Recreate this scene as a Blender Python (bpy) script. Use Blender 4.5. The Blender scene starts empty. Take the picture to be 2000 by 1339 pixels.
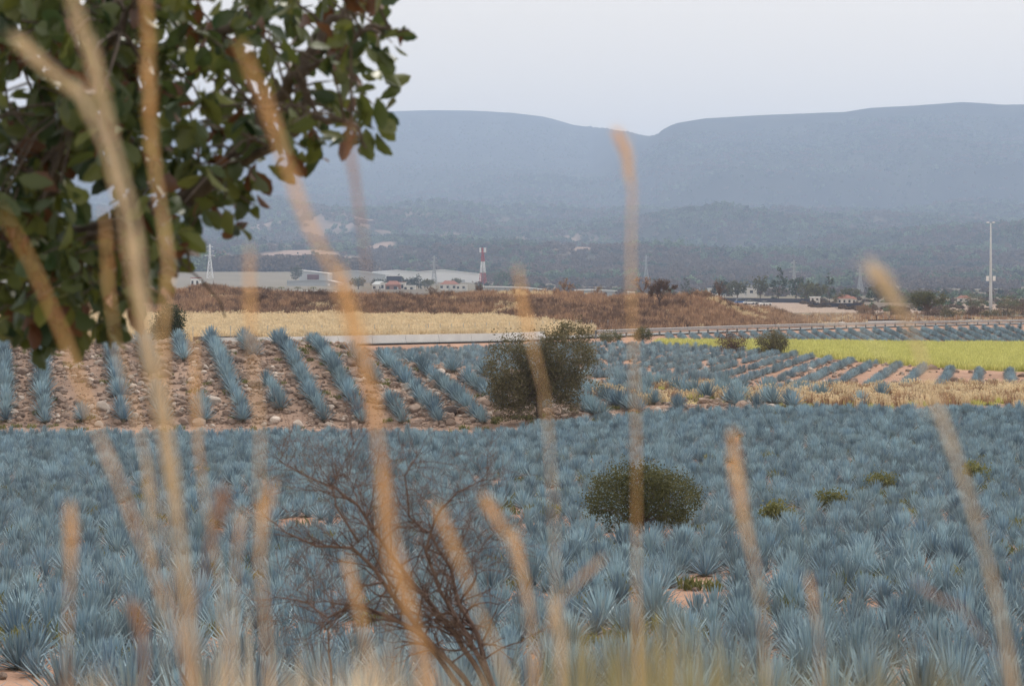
import bpy, math, random
import numpy as np
from mathutils import Vector, Matrix, Euler
R = math.radians
random.seed(7); rs = np.random.RandomState(11)
sc = bpy.context.scene
F = 4240.0; CX = 1000.0; HY = 560.0            # focal length in photo pixels, column of the view axis, row of the horizon

# ------------------------------------------------------------------ camera, sky, sun, exposure
cam_d = bpy.data.cameras.new('camera'); cam = bpy.data.objects.new('camera', cam_d); sc.collection.objects.link(cam)
cam.location = (0, 0, 0); cam.rotation_euler = (R(90), 0, 0)
cam_d.sensor_width = 36; cam_d.lens = F*36/2000; cam_d.shift_y = -(669.5-HY)/2000
cam_d.clip_start = .05; cam_d.clip_end = 60000
cam_d.dof.use_dof = True; cam_d.dof.focus_distance = 75; cam_d.dof.aperture_fstop = 5.4
sc.camera = cam
SUN_EL, SUN_AZ = 52, 28                         # azimuth clockwise from +Y, the sun stands beyond the field to the right
w = bpy.data.worlds.new('World'); sc.world = w; w.use_nodes = True
nt = w.node_tree; bg = nt.nodes['Background']; sky = nt.nodes.new('ShaderNodeTexSky'); sky.sky_type = 'NISHITA'; sky.sun_disc = False
sky.sun_elevation = R(SUN_EL); sky.sun_rotation = R(SUN_AZ); sky.dust_density = 4; sky.air_density = 1.2
mx = nt.nodes.new('ShaderNodeMix'); mx.data_type = 'RGBA'; mx.inputs[0].default_value = .90   # thin, even high cloud over the blue
nt.links.new(sky.outputs[0], mx.inputs[6]); mx.inputs[7].default_value = (7.5, 6.75, 5.8, 1)
nt.links.new(mx.outputs[2], bg.inputs[0]); bg.inputs[1].default_value = .12
sd = bpy.data.lights.new('sun', 'SUN'); sd.energy = 2.4; sd.angle = R(8); sd.color = (1, .95, .88)
so = bpy.data.objects.new('sun', sd); sc.collection.objects.link(so)
so.rotation_euler = Vector((-math.sin(R(SUN_AZ))*math.cos(R(SUN_EL)), -math.cos(R(SUN_AZ))*math.cos(R(SUN_EL)), -math.sin(R(SUN_EL)))).to_track_quat('-Z', 'Y').to_euler()
sc.view_settings.view_transform = 'Standard'; sc.view_settings.look = 'None'; sc.view_settings.gamma = 1; sc.view_settings.exposure = 0.37
sc.render.engine = 'CYCLES'
cy = sc.cycles; cy.use_denoising = True; cy.max_bounces = 5; cy.diffuse_bounces = 3; cy.glossy_bounces = 2; cy.transmission_bounces = 3
cy.volume_bounces = 1; cy.transparent_max_bounces = 8; cy.use_adaptive_sampling = True; cy.adaptive_threshold = .015
try: cy.denoiser = 'OPENIMAGEDENOISE'; cy.denoising_input_passes = 'RGB_ALBEDO_NORMAL'; cy.denoising_prefilter = 'ACCURATE'
except Exception: pass

# ------------------------------------------------------------------ helpers
COL = sc.collection
def tag(o, label=None, cat=None, group=None, kind=None):
    for k, v in (('label', label), ('category', cat), ('group', group), ('kind', kind)):
        if v: o[k] = v
    return o
def link(name, data, parent=None, loc=None, rot=None):
    o = bpy.data.objects.new(name, data); COL.objects.link(o)
    if parent: o.parent = parent
    if loc is not None: o.location = loc
    if rot is not None: o.rotation_euler = rot
    return o
def empty(name, loc, rz=0, label=None, cat=None, group=None):
    o = link(name, None, None, loc, (0, 0, rz)); o.empty_display_size = .2
    return tag(o, label, cat, group)
def copy_tree(o, parent=None):
    c = o.copy(); COL.objects.link(c); c.parent = parent
    for ch in o.children: copy_tree(ch, c)
    return c
class MB:
    def __init__(s): s.v = []; s.f = []; s.t = []; s.mi = []
    def add(s, vs, fs, tint=0., m=0):
        b = len(s.v); s.v.extend(vs); s.t.extend([tint]*len(vs))
        for f in fs: s.f.append(tuple(i+b for i in f)); s.mi.append(m)
    def box(s, c, d, tint=0., m=0, rz=0, taper=1):
        x, y, z = d[0]/2, d[1]/2, d[2]/2; vs = []
        for k, zz in ((1, -z), (taper, z)):
            for a, b in ((-x, -y), (x, -y), (x, y), (-x, y)):
                a, b = a*k, b*k
                vs.append((c[0]+a*math.cos(rz)-b*math.sin(rz), c[1]+a*math.sin(rz)+b*math.cos(rz), c[2]+zz))
        s.add(vs, [(3, 2, 1, 0), (4, 5, 6, 7), (0, 1, 5, 4), (1, 2, 6, 5), (2, 3, 7, 6), (3, 0, 4, 7)], tint, m); return s
    def tube(s, pts, rad, n=5, tint=0., m=0):
        pts = [Vector(p) for p in pts]; vs = []; fs = []
        if not hasattr(rad, '__len__'): rad = [rad]*len(pts)
        for i, p in enumerate(pts):
            t = (pts[min(i+1, len(pts)-1)]-pts[max(i-1, 0)])
            if t.length < 1e-9: t = Vector((0, 0, 1))
            t.normalize(); u = t.cross(Vector((.31, .95, .05)) if abs(t.y) < .9 else Vector((1, 0, 0))).normalized(); w_ = t.cross(u)
            for k in range(n):
                a = 2*math.pi*k/n; vs.append(tuple(p+(u*math.cos(a)+w_*math.sin(a))*rad[i]))
        for i in range(len(pts)-1):
            for k in range(n): fs.append((i*n+k, i*n+(k+1) % n, (i+1)*n+(k+1) % n, (i+1)*n+k))
        fs.append(tuple(range(n))[::-1]); fs.append(tuple((len(pts)-1)*n+k for k in range(n)))
        s.add(vs, fs, tint, m); return s
    def mesh(s, name, mats, smooth=False):
        me = bpy.data.meshes.new(name); me.from_pydata(s.v, [], s.f)
        for m in (mats if isinstance(mats, (list, tuple)) else [mats]): me.materials.append(m)
        if any(s.mi): me.polygons.foreach_set('material_index', s.mi)
        a = me.attributes.new('tint', 'FLOAT', 'POINT'); a.data.foreach_set('value', np.array(s.t, dtype=np.float32))
        if smooth: me.polygons.foreach_set('use_smooth', [True]*len(me.polygons))
        me.update(); return me
    def obj(s, name, mats, parent=None, smooth=False, loc=None): return link(name, s.mesh(name, mats, smooth), parent, loc)
def np_mesh(name, V, Fc, mats, tint=None, smooth=False, col=None):       # Fc: (n,3) or (n,4) int array
    me = bpy.data.meshes.new(name); k = Fc.shape[1]
    me.vertices.add(len(V)); me.vertices.foreach_set('co', np.asarray(V, np.float32).ravel())
    me.loops.add(Fc.size); me.loops.foreach_set('vertex_index', np.asarray(Fc, np.int32).ravel())
    me.polygons.add(len(Fc)); me.polygons.foreach_set('loop_start', np.arange(len(Fc), dtype=np.int32)*k)
    for m in (mats if isinstance(mats, (list, tuple)) else [mats]): me.materials.append(m)
    if tint is not None: me.attributes.new('tint', 'FLOAT', 'POINT').data.foreach_set('value', np.asarray(tint, np.float32))
    if col is not None: me.attributes.new('Col', 'FLOAT_COLOR', 'POINT').data.foreach_set('color', np.asarray(col, np.float32).ravel())
    me.update(calc_edges=True); me.validate()
    if smooth: me.polygons.foreach_set('use_smooth', np.ones(len(me.polygons), bool))
    return me
def hash2(ix, iy, seed):
    h = (ix.astype(np.int64)*374761393+iy.astype(np.int64)*668265263+seed*974711) & 0x7fffffff
    h = ((h ^ (h >> 13))*1274126177) & 0x7fffffff
    return ((h ^ (h >> 16)) & 0xffff)/65535.0
def vnoise(x, y, seed=0):
    x = np.asarray(x, float); y = np.asarray(y, float)
    ix = np.floor(x); iy = np.floor(y); fx = x-ix; fy = y-iy; fx = fx*fx*(3-2*fx); fy = fy*fy*(3-2*fy)
    a = hash2(ix, iy, seed); b = hash2(ix+1, iy, seed); c = hash2(ix, iy+1, seed); d = hash2(ix+1, iy+1, seed)
    return (a*(1-fx)+b*fx)*(1-fy)+(c*(1-fx)+d*fx)*fy
def fbm(x, y, seed=0, o=4):
    t = 0; a = .5; s = 0
    for k in range(o): t = t+a*vnoise(x*2**k+17*k, y*2**k-9*k, seed+k); s += a; a *= .5
    return t/s

# ------------------------------------------------------------------ materials
def mat(name, c1, c2=None, c3=None, rough=.75, nscale=4., kn=0., ka=0., kr=0., val=0., bump=0., bscale=20., transl=0., spec=.25, coords='Object', attr_col=False, metal=0):
    """colour runs from c1 to c2 by kn*noise + ka*leaf tint + kr*per-object random; c3 on the rarest randoms; val = spread of brightness between things"""
    m = bpy.data.materials.new(name); m.use_nodes = True; n = m.node_tree.nodes; l = m.node_tree.links; b = n['Principled BSDF']
    b.inputs['Roughness'].default_value = rough; b.inputs['Specular IOR Level'].default_value = spec; b.inputs['Metallic'].default_value = metal
    tc = n.new('ShaderNodeTexCoord'); geo = n.new('ShaderNodeNewGeometry'); vec = geo.outputs['Position'] if coords == 'World' else tc.outputs['Object']
    oi = n.new('ShaderNodeObjectInfo'); at = n.new('ShaderNodeAttribute'); at.attribute_name = 'tint'
    def M(op, a, b_=None, c=None):
        q = n.new('ShaderNodeMath'); q.operation = op
        for i, v in enumerate((a, b_, c)):
            if v is None: continue
            if hasattr(v, 'links'): l.new(v, q.inputs[i])
            else: q.inputs[i].default_value = v
        return q.outputs[0]
    def MIX(f, a, b_, blend='MIX'):
        q = n.new('ShaderNodeMix'); q.data_type = 'RGBA'; q.blend_type = blend
        for i, v in ((0, f), (6, a), (7, b_)):
            if hasattr(v, 'links'): l.new(v, q.inputs[i])
            elif i == 0: q.inputs[0].default_value = v
            else: q.inputs[i].default_value = (*v, 1)
        return q.outputs[2]
    def NZ(sc_, det=4):
        q = n.new('ShaderNodeTexNoise'); q.inputs['Scale'].default_value = sc_; q.inputs['Detail'].default_value = det; l.new(vec, q.inputs['Vector']); return q.outputs['Fac']
    base = c1
    if attr_col:
        ac = n.new('ShaderNodeAttribute'); ac.attribute_name = 'Col'; base = ac.outputs['Color']
    col = base
    if c2 is not None:
        f = 0.
        if kn: f = M('MULTIPLY', M('MULTIPLY_ADD', NZ(nscale), 2.4, -.7), kn)
        if ka: f = M('MULTIPLY_ADD', at.outputs['Fac'], ka, f)
        if kr: f = M('MULTIPLY_ADD', oi.outputs['Random'], kr, f)
        f = M('MINIMUM', M('MAXIMUM', f, 0.), 1.)
        if attr_col:
            f = M('MULTIPLY', f, 1.); col = MIX(f, base, c2, 'MULTIPLY')
        else: col = MIX(f, base, c2)
    if c3 is not None:
        g = M('GREATER_THAN', M('FRACT', M('MULTIPLY_ADD', oi.outputs['Random'], 7.31, M('MULTIPLY', at.outputs['Fac'], 3.7))), .86); col = MIX(g, col, c3)
    if val:
        v = M('MULTIPLY_ADD', M('FRACT', M('MULTIPLY', oi.outputs['Random'], 13.7)), val, 1-val/2)
        cmb = n.new('ShaderNodeCombineColor')
        for i in range(3): l.new(v, cmb.inputs[i])
        col = MIX(1., col, cmb.outputs[0], 'MULTIPLY')
    if hasattr(col, 'links'): l.new(col, b.inputs['Base Color'])
    else: b.inputs['Base Color'].default_value = (*col, 1)
    if bump:
        bp = n.new('ShaderNodeBump'); bp.inputs['Strength'].default_value = 1; bp.inputs['Distance'].default_value = bump; l.new(NZ(bscale, 6), bp.inputs['Height']); l.new(bp.outputs[0], b.inputs['Normal'])
    if transl:
        tr = n.new('ShaderNodeBsdfTranslucent'); ms = n.new('ShaderNodeMixShader'); ms.inputs[0].default_value = transl
        if hasattr(col, 'links'): l.new(col, tr.inputs['Color'])
        else: tr.inputs['Color'].default_value = (*col, 1)
        l.new(b.outputs[0], ms.inputs[1]); l.new(tr.outputs[0], ms.inputs[2]); l.new(ms.outputs[0], n['Material Output'].inputs['Surface'])
    return m
M_ = {}
M_['ground'] = mat('soil', (.3, .2, .15), (.62, .60, .60), kn=.8, nscale=.9, attr_col=True, rough=.95, bump=.06, bscale=3.5, coords='World', spec=.1)
M_['hills'] = mat('hillside', (.1, .1, .06), (.6, .62, .6), kn=.9, nscale=.012, attr_col=True, rough=1, coords='World', spec=0)
M_['agave'] = mat('agave_leaf', (.118, .198, .29), (.335, .455, .505), ka=.8, kr=.45, val=.6, rough=.62, spec=.3)
M_['agave_core'] = mat('agave_core', (.2, .17, .11), (.12, .1, .07), kn=1, rough=.9)
M_['rock'] = mat('field_stone', (.34, .26, .215), (.20, .155, .135), c3=(.46, .40, .36), kn=.6, kr=.5, nscale=5, val=.4, rough=.95, bump=.03, bscale=9, spec=.15)
M_['darkrock'] = mat('dark_stone', (.13, .11, .105), (.07, .06, .06), kn=1, nscale=3, rough=.95, bump=.03, bscale=9, spec=.15)
M_['straw'] = mat('straw', (.60, .465, .29), (.76, .65, .46), ka=1, val=.3, rough=.8, transl=.3)
M_['green'] = mat('yellow_green_grass', (.42, .43, .13), (.72, .70, .28), ka=1, val=.25, rough=.8, transl=.35)
M_['brown'] = mat('russet_grass', (.24, .145, .10), (.52, .36, .235), ka=1, val=.5, rough=.9, transl=.25)
M_['weed'] = mat('low_weed', (.12, .14, .05), (.25, .24, .10), ka=1, val=.4, rough=.8, transl=.3)
M_['scrub'] = mat('dry_twig', (.10, .07, .055), (.19, .125, .095), ka=.6, kr=.5, rough=.9)
M_['bark'] = mat('bark', (.10, .08, .07), (.19, .16, .14), kn=1, nscale=12, rough=.95, bump=.01, bscale=30)
M_['greybark'] = mat('grey_bark', (.06, .048, .042), (.12, .10, .088), kn=1, nscale=25, rough=.95)
M_['thorn'] = mat('thorn_twig', (.075, .045, .045), (.17, .12, .105), ka=1, kn=.3, rough=.9)
M_['crown'] = mat('olive_leaves', (.075, .07, .037), (.20, .18, .095), c3=(.22, .19, .13), ka=1, rough=.75, transl=.25)
M_['crown2'] = mat('green_leaves', (.055, .065, .028), (.18, .175, .075), ka=1, val=.4, rough=.7, transl=.25)
M_['darkcrown'] = mat('dark_leaves', (.02, .035, .018), (.06, .085, .04), ka=1, rough=.6, transl=.15)
M_['forest'] = mat('forest_crown', (.018, .035, .022), (.09, .145, .075), c3=(.17, .12, .09), ka=.3, kr=.8, val=.9, rough=.9, transl=.1)
M_['forestdry'] = mat('dry_forest_crown', (.10, .075, .06), (.17, .13, .10), ka=.5, kr=.6, val=.4, rough=.9)
M_['forestpale'] = mat('pale_forest_crown', (.07, .12, .06), (.16, .22, .13), ka=.3, kr=.8, val=.6, rough=.9)
M_['oak'] = mat('oak_leaf', (.024, .052, .022), (.12, .14, .03), c3=(.10, .042, .02), ka=1, rough=.42, spec=.45, transl=.28)
M_['stalk'] = mat('dry_stalk', (.80, .47, .21), (.94, .71, .42), ka=1, kn=.3, nscale=9, rough=.7, transl=.35)
M_['redstalk'] = mat('russet_stalk', (.44, .23, .14), (.62, .40, .26), ka=1, rough=.7, transl=.3)
M_['palestalk'] = mat('pale_stalk', (.76, .60, .42), (.88, .76, .58), ka=1, rough=.7, transl=.35)
M_['fggreen'] = mat('half_dry_blade', (.20, .21, .10), (.46, .37, .22), ka=1, rough=.7, transl=.35)
M_['concrete'] = mat('pale_concrete', (.70, .69, .68), (.56, .55, .55), kn=.9, nscale=.5, rough=.9, coords='World', bump=.004, bscale=12)
M_['asphalt'] = mat('worn_asphalt', (.22, .22, .225), (.16, .16, .165), kn=1, nscale=.6, rough=.9, coords='World')
M_['paint'] = mat('road_paint', (.7, .7, .68), (.5, .5, .48), kn=1, nscale=3, rough=.8, coords='World')
M_['steel'] = mat('galvanised_steel', (.42, .44, .46), (.3, .32, .34), kn=.6, nscale=2, rough=.5, metal=.3)
M_['lamppost'] = mat('pale_grey_paint', (.60, .63, .66), (.52, .55, .58), kn=1, nscale=1, rough=.6)
M_['darksteel'] = mat('dark_post', (.10, .10, .11), (.06, .06, .06), kn=1, rough=.8)
M_['steel2'] = mat('weathered_steel', (.2, .21, .22), (.13, .14, .15), kn=1, rough=.8)
M_['fence'] = mat('brown_fence_mesh', (.115, .085, .075), (.07, .055, .05), kn=1, nscale=1, rough=.9, coords='World')
M_['white'] = mat('white_metal', (.84, .85, .86), (.74, .75, .76), kn=.6, nscale=.05, rough=.6, coords='World')
M_['greymetal'] = mat('grey_metal', (.46, .49, .5), (.38, .40, .42), kn=.6, nscale=.08, rough=.6, coords='World')
M_['red'] = mat('red_paint', (.45, .05, .045), (.35, .06, .05), kn=1, rough=.6)
M_['tile'] = mat('roof_tile', (.30, .14, .10), (.22, .10, .08), kn=1, nscale=1, rough=.9)
M_['wallwhite'] = mat('white_plaster', (.7, .68, .65), (.55, .53, .5), kn=.7, nscale=.3, rough=.9)
M_['brick'] = mat('brick_wall', (.33, .17, .13), (.25, .13, .1), kn=1, nscale=.8, rough=.9)
M_['navy'] = mat('dark_blue_wall', (.05, .055, .085), (.035, .04, .06), kn=1, nscale=.1, rough=.8, coords='World')
M_['sandwall'] = mat('pale_wall', (.5, .46, .42), (.42, .38, .34), kn=1, nscale=.1, rough=.9, coords='World')
M_['glass'] = mat('dark_glass', (.03, .035, .04), rough=.15, spec=.5)
M_['rubber'] = mat('rubber', (.02, .02, .02), rough=.8)
M_['blue'] = mat('blue_paint', (.05, .16, .42), rough=.35)
M_['maroon'] = mat('maroon_cladding', (.17, .06, .06), (.12, .045, .045), kn=1, nscale=.2, rough=.8)

# ------------------------------------------------------------------ terrain heights
ip = np.interp
def zat(d, py): return (HY-py)/F*d
ROADX = [-3000, -514, 560, 1000, 1300, 1640, 2000, 2400, 5000]
ROADD = [150, 168, 200, 235, 275, 340, 430, 560, 1600]
ROADZ = [-5.3, -5.35, -5.47, -5.87, -6.03, -6.49, -7.3, -7.6, -8]
def road_d(px): return ip(px, ROADX, ROADD)
def road_z(px): return ip(px, ROADX, ROADZ)
BX = [-2000, 640, 700, 760, 850, 950, 1100, 1300, 1500, 1700]
BY = [668, 672, 685, 708, 722, 733, 744, 756, 766, 770]
MX = [-2500, 360, 376, 466, 547, 610, 700, 820, 900, 940, 1000, 1060, 1140, 1180, 1200, 1280, 1320, 1400, 1420, 1446, 1507, 1540, 1600]
MY = [575, 571, 567, 569, 574, 579, 586, 585, 578, 575, 577, 574, 577, 586, 584, 580, 582, 587, 598, 606, 611, 622, 630]
RX = [-3000, -400, 0, 500, 720, 760, 850, 920, 1000, 1060, 1090, 1120, 1190, 1230, 1268, 1285, 1300, 1320, 1380, 1480, 1650, 1700, 1790, 1880, 1960, 2000, 2500, 5000]
RY = [330, 262, 240, 228, 218, 214, 212, 213, 217, 224, 232, 241, 250, 256, 263, 260, 250, 241, 230, 224, 218, 210, 206, 200, 205, 204, 212, 300]
def H(x, y):
    x = np.asarray(x, float); y = np.asarray(y, float); yy = np.maximum(y, 12.)
    px = CX+F*x/yy; rt = np.clip((px-950)/450, 0, 1)
    nl = ip(y, [-90, 0, 5, 10, 16, 20, 25, 40, 60, 80, 92, 107, 130, 150], [.8, -1.6, -1.95, -2.6, -3.4, -3.9, -4.3, -5.2, -6.0, -6.5, -6.75, -6.9, -6.4, -6.05])
    nr = ip(y, [-90, 0, 5, 10, 16, 20, 25, 40, 60, 80, 92, 107, 130, 150], [.8, -1.6, -1.95, -2.6, -3.4, -3.9, -4.3, -5.15, -5.85, -6.15, -6.12, -6.05, -6.05, -6.05])
    near = nl*(1-rt)+nr*rt
    zc = zat(125, ip(px, BX, BY)); s = np.clip((y-107)/17, 0, 1); s = s**.85; s2 = np.clip((y-131)/17, 0, 1); s2 = s2*s2*(3-2*s2)
    s = s*(1-s2)
    near = np.where(y > 104, np.maximum(near, near*(1-s)+zc*s), near)
    dr = road_d(px); zr = road_z(px)
    mo = np.clip((px-960)/210, 0, 1)                # right of the straw field the mound begins behind the road
    cd = np.maximum(345, dr+45); mc = zat(345, ip(px, MX, MY)); mc = np.where(px > 1545, np.minimum(zr+.3, mc), mc*cd/345)
    foot_d = 303*(1-mo)+(dr+22)*mo; foot_z = -4.75*(1-mo)+(zr+.25)*mo
    foot_d = np.maximum(foot_d, dr+18)
    L = np.clip((1150-px)/250, 0, 1)
    D = [np.full_like(px, 150), dr-14, dr-4, dr+15, foot_d, cd, cd+85, np.maximum(cd+200, 760+0*px), 1000+0*px, 1500+0*px, 2000+0*px, 2300+0*px, 2700+0*px, 3300+0*px, 4100+0*px, 5100+0*px, 6300+0*px]
    Lf = np.clip((760-px)/120, 0, 1)
    Z = [np.full_like(px, -6.05), np.minimum(-6.1, zr-.1), zr-.05, zr, foot_z, mc, -6.2-.6*(1-L), -6.1-.3*(1-L), -4.6*L-6.5*(1-L), -1.6*L-5.6*(1-L), 4.2*L-2.4*(1-L),
         zat(2300, 530*Lf+545*(1-Lf))*L+zat(2300, 556)*(1-L), zat(2700, 531)+0*px, zat(3300, 490)+0*px, zat(4100, 446)+0*px, zat(5100, 408)+0*px, zat(6300, 402)+0*px]
    left = np.clip((1290-px)/140, 0, 1)
    rd = 9800*left+7900*(1-left); ry = ip(px, RX, RY)
    D += [rd-1500, rd-500, rd, rd+500, rd+2500]; Z += [zat(rd-1500, ry*.45+402*.55), zat(rd-500, ry+22), zat(rd, ry), zat(rd, ry)-25, zat(rd, ry)-420]
    z = near.copy()
    for k in range(len(D)-1):
        t = (y-D[k])/np.maximum(D[k+1]-D[k], 1e-3); ins = (t >= 0) & (t < 1)
        z = np.where(ins, Z[k]*(1-t)+Z[k+1]*t, z)
    z = np.where(y >= D[-1], Z[-1], z)
    et = np.clip((px-1250)/60, 0, 1)*(y > 243)*(y < dr-1); ez = zat(268, ip(px, [1300, 1640, 2000, 2400], [660, 649, 641, 635]))
    ed = np.minimum(268, dr-5); ek = np.clip((y-244)/(ed-244), 0, 1)*np.clip(1-(y-ed-1)/9, 0, 1)*np.clip((dr-2-y)/4, 0, 1); z = z+et*ek*np.maximum(ez-z, 0)
    a = ip(y, [2500, 3000, 4000, 5200, 6500, 7400, 7900, 12000], [0, 30, 70, 85, 105, 70, 5, 5])
    g = np.abs(fbm(x/520+.3*y/520, y/900, 5, 4)*2-1)
    z = z+a*((fbm(x/420, y/520, 3, 5)-.5)*1.4-(.5-g)*.8*(y < 7700))
    z = z+np.where((y > 18) & (y < 112), (fbm(x/1.7, y/1.7, 9, 3)-.5)*.22, 0)
    z = z+np.where((y > foot_d) & (y < cd+60) & (px < 1560), (fbm(x/7, y/7, 12, 3)-.5)*1.1, 0)
    return z
def h1(x, y): return float(H(np.array([x]), np.array([y]))[0])
def G(px, d): x = (px-CX)/F*d; return (x, d, h1(x, d))
def P(px, py, d): return ((px-CX)/F*d, d, (HY-py)/F*d)
def pxof(x, y): return CX+F*x/np.maximum(y, 1)
GFX = [1180, 1300, 1400, 1550, 1700, 1880, 2000, 2600]
GFN = [231, 229, 216, 196, 175, 160, 155, 140]       # near edge of the yellow-green field
GFB = [230, 235, 237, 238, 238, 238, 238, 238]       # its far edge

def zone_color(x, y):
    px = CX+F*x/np.maximum(y, 12); n1 = fbm(x/3, y/3, 21, 4)[:, None]; n2 = fbm(x/25, y/25, 31, 3)[:, None]
    soil = np.array([.40, .255, .19])*(.75+.5*n1); bank = np.array([.30, .215, .17])*(.7+.6*n1)
    c = soil.copy()
    def put(mask, col, k=.35): c[mask] = (np.array(col)*(1-k/2+k*n1))[mask]
    dr = road_d(px)
    c[(y > 104) & (y < 131)] = bank[(y > 104) & (y < 131)]
    put((y < 18), (.3, .25, .14))
    put((y > 112) & (y < 131) & (px > 1230), (.42, .34, .17))
    put((y > ip(px, GFX, GFN)) & (y < ip(px, GFX, GFB)) & (px > 1290), (.40, .38, .16))
    put((y > dr+9) & (y < 303) & (px < 1130), (.6, .48, .3))
    md = (y > 303-np.clip((px-960)/210, 0, 1)*(303-dr-14)) & (y < 470) & (px < 1560)
    c[md] = (np.array([.17, .10, .075])*(1-n2)+np.array([.33, .20, .13])*n2*1.3)[md]*(.8+.4*n1[md])
    put((y > dr+14) & (y < 700) & (px >= 1560), (.30, .21, .16), .7)
    pl = (y > 470) & (y < 2400); c[pl] = (np.array([.23, .18, .14])*(1-n2)+np.array([.11, .12, .075])*n2)[pl]
    put((y > 560) & (y < 900) & (px > 1380), (.34, .265, .22), .3)
    em = (y > 1500) & (y < 2420) & (px < 700); c[em] = (np.array([.21, .19, .15])*(.8+.4*n2))[em]
    hl = y >= 2400; f1 = fbm(x/75, y/150, 41, 5)[:, None]; f2 = fbm(x/420, y/700, 47, 4)[:, None]
    k = np.clip((f1-.53)*10, 0, 1)*np.clip((f2-.36)*6, 0, 1)*np.clip((5600-y)/1500, 0, 1)[:, None]
    base = np.array([.04, .043, .03])*(.3+1.5*f1); scar = np.array([.34, .25, .21])
    c[hl] = (base*(1-k)+scar*k)[hl]
    return np.concatenate([np.clip(c, 0, 1), np.ones((len(c), 1))], 1)

def build_terrain():
    us = np.concatenate([-np.array([1.5, 1.2, .95, .75, .6, .5, .42, .36, .32]), np.arange(-.30, .3001, .0019), np.array([.32, .36, .42, .5, .6, .75, .95, 1.2, 1.5])])
    ds = [-80, -60, -45, -32, -22, -14, -8, -4, -1.5, 0, 1.5, 3, 4.5, 6, 8, 10, 12, 14, 16]; d = 16.
    while d < 11000:
        d *= 1.0055 if 100 < d < 135 else (1.009 if d < 450 else 1.015); ds.append(d)
    ds = np.array(ds); U, Dd = np.meshgrid(us, ds)
    X = U*np.maximum(Dd, 14); Z = H(X.ravel(), Dd.ravel()).reshape(X.shape)
    # the road bed is let into the ground
    PXg = CX+F*X/np.maximum(Dd, 12); t = Dd-road_d(PXg); Z = np.where((t > -3) & (t < 14) & (Dd > 140), np.minimum(Z, road_z(PXg)-.12), Z)
    V = np.stack([X.ravel(), Dd.ravel(), Z.ravel()], 1); nx = len(us); C = zone_color(V[:, 0], V[:, 1])
    r, c = np.meshgrid(np.arange(len(ds)-1), np.arange(nx-1), indexing='ij'); i = (r*nx+c)
    Fc = np.stack([i, i+1, i+nx+1, i+nx], -1)
    dm = (ds[:-1]+ds[1:])/2; um = (us[:-1]+us[1:])/2
    hill = (dm[:, None] > 2400) & (um[None, :] > -9)
    bank = (dm[:, None] > 105) & (dm[:, None] < 132) & (um[None, :]*F+CX < 1420)
    out = {}
    for nm, mk, m in (('ground', ~hill & ~bank, 'ground'), ('rocky_bank', bank, 'ground'), ('hills', hill, 'hills')):
        f = Fc[mk]; u, inv = np.unique(f.ravel(), return_inverse=True)
        out[nm] = link(nm, np_mesh(nm, V[u], inv.reshape(f.shape), M_[m], smooth=True, col=C[u])); out[nm]['kind'] = 'structure'
    return out
T = build_terrain()
tag(T['ground'], 'reddish brown farmland sloping down from the viewer to the road and plain')
tag(T['rocky_bank'], 'stony pinkish earth bank behind the dense blue agave field')
tag(T['hills'], 'long wooded hillsides and flat topped ridges fading into blue haze')

# haze: closed box round the whole scene
hz = MB(); hz.box((0, 5450, 380), (40000, 12000, 860)); hzo = hz.obj('haze', [])
tag(hzo, 'pale blue haze filling the valley and veiling the far ridges', None, None, 'stuff')
hm = bpy.data.materials.new('haze'); hm.use_nodes = True; hm.node_tree.nodes.clear()
vo = hm.node_tree.nodes.new('ShaderNodeVolumePrincipled'); ou = hm.node_tree.nodes.new('ShaderNodeOutputMaterial')
vo.inputs['Color'].default_value = (.55, .71, 1, 1); vo.inputs['Density'].default_value = 1.34e-4; vo.inputs['Anisotropy'].default_value = .2
hm.node_tree.links.new(vo.outputs[0], ou.inputs['Volume']); hzo.data.materials.append(hm)

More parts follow.
